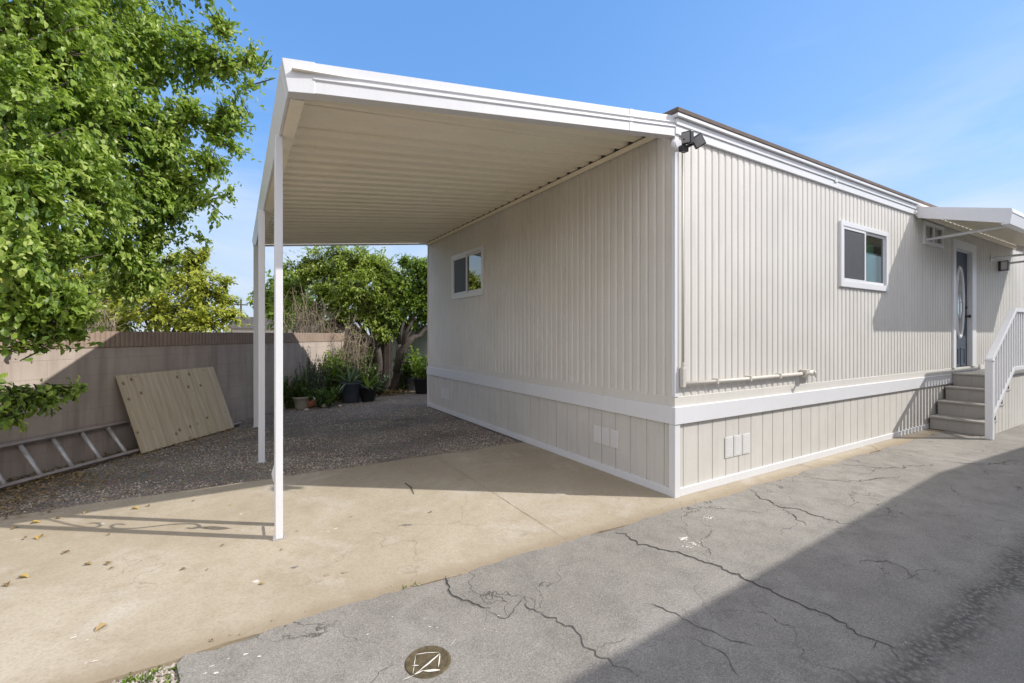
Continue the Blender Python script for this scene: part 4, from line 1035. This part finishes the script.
tag(b.build('leaf_litter', M['leaf_dry']), 'dry brown and yellow leaves scattered on the gravel along the block wall', None, None, 'stuff')
# weeds in the bare corner between slab and asphalt
b = MB(); b.open = True
for _ in range(46):
    x = rr.uniform(-4.15, -3.66); y = -.26 - abs(rr.gauss(0, .07)); k_ = rr.randint(4, 9)
    if x < -3.95 and rr.random() < .5: continue
    for _ in range(k_): leaf4(b, Vector((x + rr.gauss(0, .012), y + rr.gauss(0, .012), .0)), rv(rr) + Vector((0, 0, .8)), Vector((rr.uniform(-1, 1), rr.uniform(-1, 1), .4)), rr.uniform(.012, .034), rr.uniform(.008, .014), rr.random())
for _ in range(16):
    x = rr.uniform(-2.62, -2.5)
    leaf4(b, Vector((x, -.215 + rr.gauss(0, .012), .014)), rv(rr) + Vector((0, 0, .9)), Vector((0, .3, .4)), rr.uniform(.012, .035), .008, rr.random())
tag(b.build('weeds', M['leaf_mid']), 'small green weeds in the bare strip between concrete and asphalt', None, None, 'stuff')
b = MB(); b.open = True
for _ in range(900):
    x = rr.uniform(-4.25, -3.62); y = -.24 - abs(rr.gauss(0, .12)); pebble(b, x, y, .0, rr.uniform(.005, .014), .35 + .65 * rr.random())
tag(b.build('gravel', M['stone']), 'small pale stones in the bare strip between concrete and asphalt', None, None, 'stuff')

# single fallen leaves on the sunlit slab
LV = [(37, 540, 1, .075), (62, 555, 0, .05), (84, 565, 0, .05), (107, 566, 0, .055), (110, 570, 0, .03), (18, 578, 1, .06), (7, 584, 0, .05), (108, 625, 0, .06), (107, 535, 0, .03), (224, 545, 0, .028), (265, 584, 0, .035),
      (210, 641, 0, .02), (132, 509, 1, .06), (147, 506, 0, .04), (195, 501, 0, .03), (206, 529, 0, .02), (180, 571, 0, .035), (209, 570, 0, .02), (30, 524, 1, .06), (12, 530, 0, .05), (60, 519, 0, .05), (283, 550, 0, .02), (296, 532, 0, .02), (352, 517, 0, .02), (230, 506, 1, .03), (88, 512, 0, .05), (430, 512, 0, .03)]
rr = random.Random(4)
for u, v, y_, L in LV:
    g_ = gr(u, v, .012); b = MB(); b.open = True; a = rr.uniform(0, 6.28); s = L
    leaf(b, Vector((0, 0, .004)), Vector((math.cos(a), math.sin(a), .15)), Vector((rr.uniform(-.3, .3), 0, 1)), s, s * .6, rr.random(), .35, .25)
    o = b.build('fallen_leaf', M['leaf_gold'] if y_ else M['leaf_dry']); o.location = (g_.x, g_.y, .014)
    tag(o, 'yellow fallen leaf lying flat on the sunlit concrete' if y_ else 'small brown curled fallen leaf on the sunlit concrete', 'leaf', 'yellow fallen leaves' if y_ else 'brown fallen leaves')
p, q = gr(405, 483, .016), gr(414, 494, .016); b = MB(); b.tube([p, p.lerp(q, .5) + Vector((.02, 0, .006)), q], [.004, .005, .002], 5)
tag(b.build('twig', M['bark']), 'short dark twig lying at the shadow edge on the concrete', 'twig')

# round cover in the asphalt with chalky paint strokes
g_ = gr(428, 661, .02); cv = thing('round_cover', 'round brown cover with chalky white strokes set into the asphalt', 'cover', (g_.x, g_.y, .017))
b = MB(); b.lathe((0, 0, 0), [(.001, .004), (.080, .004), (.086, .0035), (.092, .005), (.1, .005), (.104, .0)], 40); b.build('lid', M['cover'], cv)
def dp(u, v): p_ = gr(u, v, .02); return (p_.x - g_.x, p_.y - g_.y)
b = MB(); b.open = True
U = lambda x, y: (350 + x / 6.827, 640 + y / 6.827)
for i, (pts, w) in enumerate((([(445, 103), (520, 90), (610, 88)], .006), ([(615, 95), (540, 165), (440, 240)], .007), ([(615, 95), (600, 190)], .004), ([(445, 110), (430, 235)], .004), ([(500, 215), (615, 208)], .014), ([(440, 240), (500, 212)], .010), ([(425, 180), (470, 178)], .006), ([(355, 280), (440, 245)], .005), ([(685, 45), (720, 0)], .003))):
    ribbon(b, [Vector(dp(*U(*q))) for q in pts], w * 1.6, 30 + i, .0062, .003)
b.build('paint_strokes', M['paintmark'], cv)
# splashes of old paint on slab and asphalt: flat irregular stains
b = MB(); b.open = True; rr = random.Random(6)
def splash(u, v, z, n, sx, sy, s0):
    c_ = gr(u, v)
    for _ in range(n):
        x, y = c_.x + rr.gauss(0, sx), c_.y + rr.gauss(0, sy); k = rr.randint(9, 13); s = s0 * rr.uniform(.3, 1); an0 = rr.random() * 6; el = rr.uniform(.25, .7); th = rr.uniform(-.5, .5)
        vs = []
        for j in range(k):
            an = an0 + j * 6.283 / k; r_ = s * rr.uniform(.3, 1.15); px_, py_ = r_ * math.cos(an), r_ * math.sin(an) * el
            vs.append((x + px_ * math.cos(th) - py_ * math.sin(th), y + px_ * math.sin(th) + py_ * math.cos(th), z + rr.random() * .0006))
        b.add(vs, [tuple(range(k))])
splash(692, 547, .0195, 34, .05, .02, .014); splash(684, 541, .0195, 14, .02, .015, .02); splash(708, 520, .0195, 22, .03, .025, .015); splash(330, 532, .0145, 5, .06, .012, .022)
splash(230, 668, .0195, 7, .05, .03, .016); splash(100, 639, .0145, 2, .04, .02, .016); splash(88, 664, .0145, 2, .03, .02, .018); splash(69, 644, .0145, 2, .02, .02, .016); splash(480, 630, .0195, 6, .12, .1, .010); splash(320, 655, .0195, 8, .2, .1, .008)
structure(b.build('old_paint_marks', M['paintmark']))
b = MB(); b.open = True
splash(406, 527, .0145, 16, .018, .012, .02); splash(295, 569, .0145, 9, .014, .010, .016); splash(345, 575, .0145, 4, .012, .008, .012); splash(372, 492, .0145, 4, .01, .01, .01)
structure(b.build('slab_stains', M['edge']))

# ------------------------------------------------------------------ far things
up_ = thing('utility_pole', 'thin distant dark pole left of the carport posts above the wall', 'pole', gnd(241, 60))
b = MB(); b.tube([(0, 0, 0), (0, 0, 6.2)], [.14, .10], 8); b.box(-.8, .8, -.06, .06, 5.4, 5.55); b.build('pole', M['bark'], up_)
fh = thing('distant_house', 'low grey roofed house far behind the block wall beside the posts', 'house', gnd(262, 32), -YAW)
b = MB(); b.box(-2.2, 5, 0, 6, 0, 1.95); b.build('wall', M['siding_flat'], fh)
b = MB(); b.prism([(-2.5, 1.95), (5.3, 1.95), (4, 2.75), (-1.6, 2.75)], 1, -.3, 6.3); M['greyroof'] = painted('grey_shingles', (.22, .21, .21), .9, .2, .2, 3); b.build('roof', M['greyroof'], fh)

# neighbouring home behind the camera: its roof throws the big shadow over the lane
nb = thing('neighbour_home', 'pale mobile home across the lane casting the large shadow', 'mobile home', (6.6, -3.9, 0))
def nz(x): return 3.83 - (.075 if x < 6.6 else .095) * abs(x - 6.6)
b = MB(); b.prism([(-.6 - 6.6, 0), (15 - 6.6, 0), (15 - 6.6, nz(15) - .12), (0, nz(6.6) - .12), (-.6 - 6.6, nz(-.6) - .12)], 1, -11.0, 0.0); b.build('wall', M['siding'], nb)
b = MB(); b.prism([(-1.0 - 6.6, nz(-1) - .12), (0, nz(6.6) - .12), (15.3 - 6.6, nz(15.3) - .12), (15.3 - 6.6, nz(15.3)), (0, nz(6.6)), (-1.0 - 6.6, nz(-1))], 1, -11.3, .25); b.build('roof', M['white'], nb, bevel=.01)
for x in (-5.0, -1.6, 2.4, 5.6):
    b = MB(); b.box(x - .7, x + .7, .003, .035, 1.9, 2.8); w_ = b.build('window', M['vinyl'], nb, bevel=.004)
    b = MB(); b.box(x - .62, x + .62, .036, .04, 1.98, 2.72); b.build('pane', M['screen'], w_)
b = MB(); b.box(-7.2, 8.4, .003, .03, .68, .84); b.build('belt_board', M['white'], nb)

# ------------------------------------------------------------------ light and sky
el = R(40.3); ax, ay = .804, -.595
sd = bpy.data.lights.new('sun', 'SUN'); sd.energy = 3.2; sd.angle = R(.53); sd.color = (1.0, .96, .90)
so = bpy.data.objects.new('sun', sd); COL.objects.link(so)
S = Vector((ax * math.cos(el), ay * math.cos(el), math.sin(el))); so.rotation_euler = S.to_track_quat('Z', 'Y').to_euler()
so.location = (0, 0, 20)
w = bpy.data.worlds.new('World'); scene.world = w; w.use_nodes = True; nt = w.node_tree; nt.nodes.clear()
out = nt.nodes.new('ShaderNodeOutputWorld'); bg = nt.nodes.new('ShaderNodeBackground'); sk = nt.nodes.new('ShaderNodeTexSky')
sk.sky_type = 'NISHITA'; sk.sun_disc = False; sk.sun_elevation = el; sk.sun_rotation = math.atan2(ax, ay)
sk.air_density = 1.0; sk.dust_density = .25; sk.ozone_density = 2.0; sk.altitude = 50
tc = nt.nodes.new('ShaderNodeTexCoord'); mp = nt.nodes.new('ShaderNodeMapping'); mp.inputs['Scale'].default_value = (1.0, 1.0, 3.2)
n1 = nt.nodes.new('ShaderNodeTexNoise'); n1.inputs['Scale'].default_value = 2.1; n1.inputs['Detail'].default_value = 8; n1.inputs['Roughness'].default_value = .58; n1.inputs['Distortion'].default_value = .5
rp = nt.nodes.new('ShaderNodeValToRGB'); rp.color_ramp.elements[0].position = .46; rp.color_ramp.elements[1].position = .74
se = nt.nodes.new('ShaderNodeSeparateXYZ'); mr = nt.nodes.new('ShaderNodeMapRange'); mr.inputs['From Min'].default_value = .52; mr.inputs['From Max'].default_value = .10
ml = nt.nodes.new('ShaderNodeMath'); ml.operation = 'MULTIPLY'; m2 = nt.nodes.new('ShaderNodeMath'); m2.operation = 'MULTIPLY'; m2.inputs[1].default_value = .85
mx = nt.nodes.new('ShaderNodeMix'); mx.data_type = 'RGBA'; mx.inputs[7].default_value = (3.9, 4.1, 4.4, 1)
L_ = nt.links.new
L_(tc.outputs['Generated'], mp.inputs[0]); L_(mp.outputs[0], n1.inputs['Vector']); L_(n1.outputs['Fac'], rp.inputs[0])
L_(tc.outputs['Generated'], se.inputs[0]); L_(se.outputs[2], mr.inputs['Value']); L_(rp.outputs[0], ml.inputs[0]); L_(mr.outputs[0], ml.inputs[1])
L_(ml.outputs[0], m2.inputs[0]); L_(m2.outputs[0], mx.inputs[0]); hs = nt.nodes.new('ShaderNodeHueSaturation'); hs.inputs['Saturation'].default_value = 1.22; hs.inputs['Value'].default_value = 1.15; L_(sk.outputs[0], hs.inputs['Color']); fl_mix = nt.nodes.new('ShaderNodeMix'); fl_mix.data_type = 'RGBA'; fl_mix.inputs[0].default_value = .55; fl_mix.inputs[7].default_value = (.84, 1.86, 4.0, 1); L_(hs.outputs[0], fl_mix.inputs[6])
hz = nt.nodes.new('ShaderNodeMapRange'); hz.interpolation_type = 'SMOOTHSTEP'; hz.inputs['From Min'].default_value = .42; hz.inputs['From Max'].default_value = .03; hz.inputs['To Max'].default_value = .92; L_(se.outputs[2], hz.inputs['Value'])
d3 = nt.nodes.new('ShaderNodeVectorMath'); d3.operation = 'DOT_PRODUCT'; d3.inputs[1].default_value = (.97, -.1, -.25); L_(tc.outputs['Generated'], d3.inputs[0])
h3 = nt.nodes.new('ShaderNodeMapRange'); h3.interpolation_type = 'SMOOTHSTEP'; h3.inputs['From Min'].default_value = .25; h3.inputs['From Max'].default_value = .95; h3.inputs['To Max'].default_value = .22; L_(d3.outputs['Value'], h3.inputs['Value'])
ha = nt.nodes.new('ShaderNodeMath'); ha.operation = 'MAXIMUM'; L_(hz.outputs[0], ha.inputs[0]); L_(h3.outputs[0], ha.inputs[1])
hm = nt.nodes.new('ShaderNodeMix'); hm.data_type = 'RGBA'; hm.inputs[7].default_value = (2.75, 3.25, 3.95, 1); L_(ha.outputs[0], hm.inputs[0]); L_(fl_mix.outputs[2], hm.inputs[6]); L_(hm.outputs[2], mx.inputs[6]); 
# unseen bright cloud veil, added overhead and behind the viewer to lift the shade
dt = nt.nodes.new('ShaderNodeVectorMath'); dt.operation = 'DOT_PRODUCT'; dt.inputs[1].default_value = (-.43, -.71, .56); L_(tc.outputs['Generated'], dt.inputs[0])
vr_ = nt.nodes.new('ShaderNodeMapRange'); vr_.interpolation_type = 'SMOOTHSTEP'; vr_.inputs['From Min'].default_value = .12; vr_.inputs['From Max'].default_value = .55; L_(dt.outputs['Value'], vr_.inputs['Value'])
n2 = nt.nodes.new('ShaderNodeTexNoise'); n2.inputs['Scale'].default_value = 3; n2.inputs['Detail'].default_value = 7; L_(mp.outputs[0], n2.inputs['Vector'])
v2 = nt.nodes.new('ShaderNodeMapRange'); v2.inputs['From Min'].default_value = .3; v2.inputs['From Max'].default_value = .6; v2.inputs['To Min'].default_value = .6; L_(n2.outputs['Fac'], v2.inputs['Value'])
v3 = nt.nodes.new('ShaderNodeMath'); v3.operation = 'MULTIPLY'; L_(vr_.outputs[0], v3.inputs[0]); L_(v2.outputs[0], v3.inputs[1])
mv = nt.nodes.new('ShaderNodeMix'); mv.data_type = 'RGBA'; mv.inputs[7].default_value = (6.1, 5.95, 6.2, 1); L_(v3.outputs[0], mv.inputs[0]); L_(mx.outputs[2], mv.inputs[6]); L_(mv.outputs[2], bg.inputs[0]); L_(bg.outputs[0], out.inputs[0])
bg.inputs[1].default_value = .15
scene.view_settings.view_transform = 'Standard'; scene.view_settings.look = 'None'; scene.view_settings.gamma = 1; scene.view_settings.exposure = 0.62
scene.cycles.use_denoising = True
scene.cycles.max_bounces = 8; scene.cycles.transparent_max_bounces = 12; scene.cycles.caustics_reflective = False; scene.cycles.caustics_refractive = False
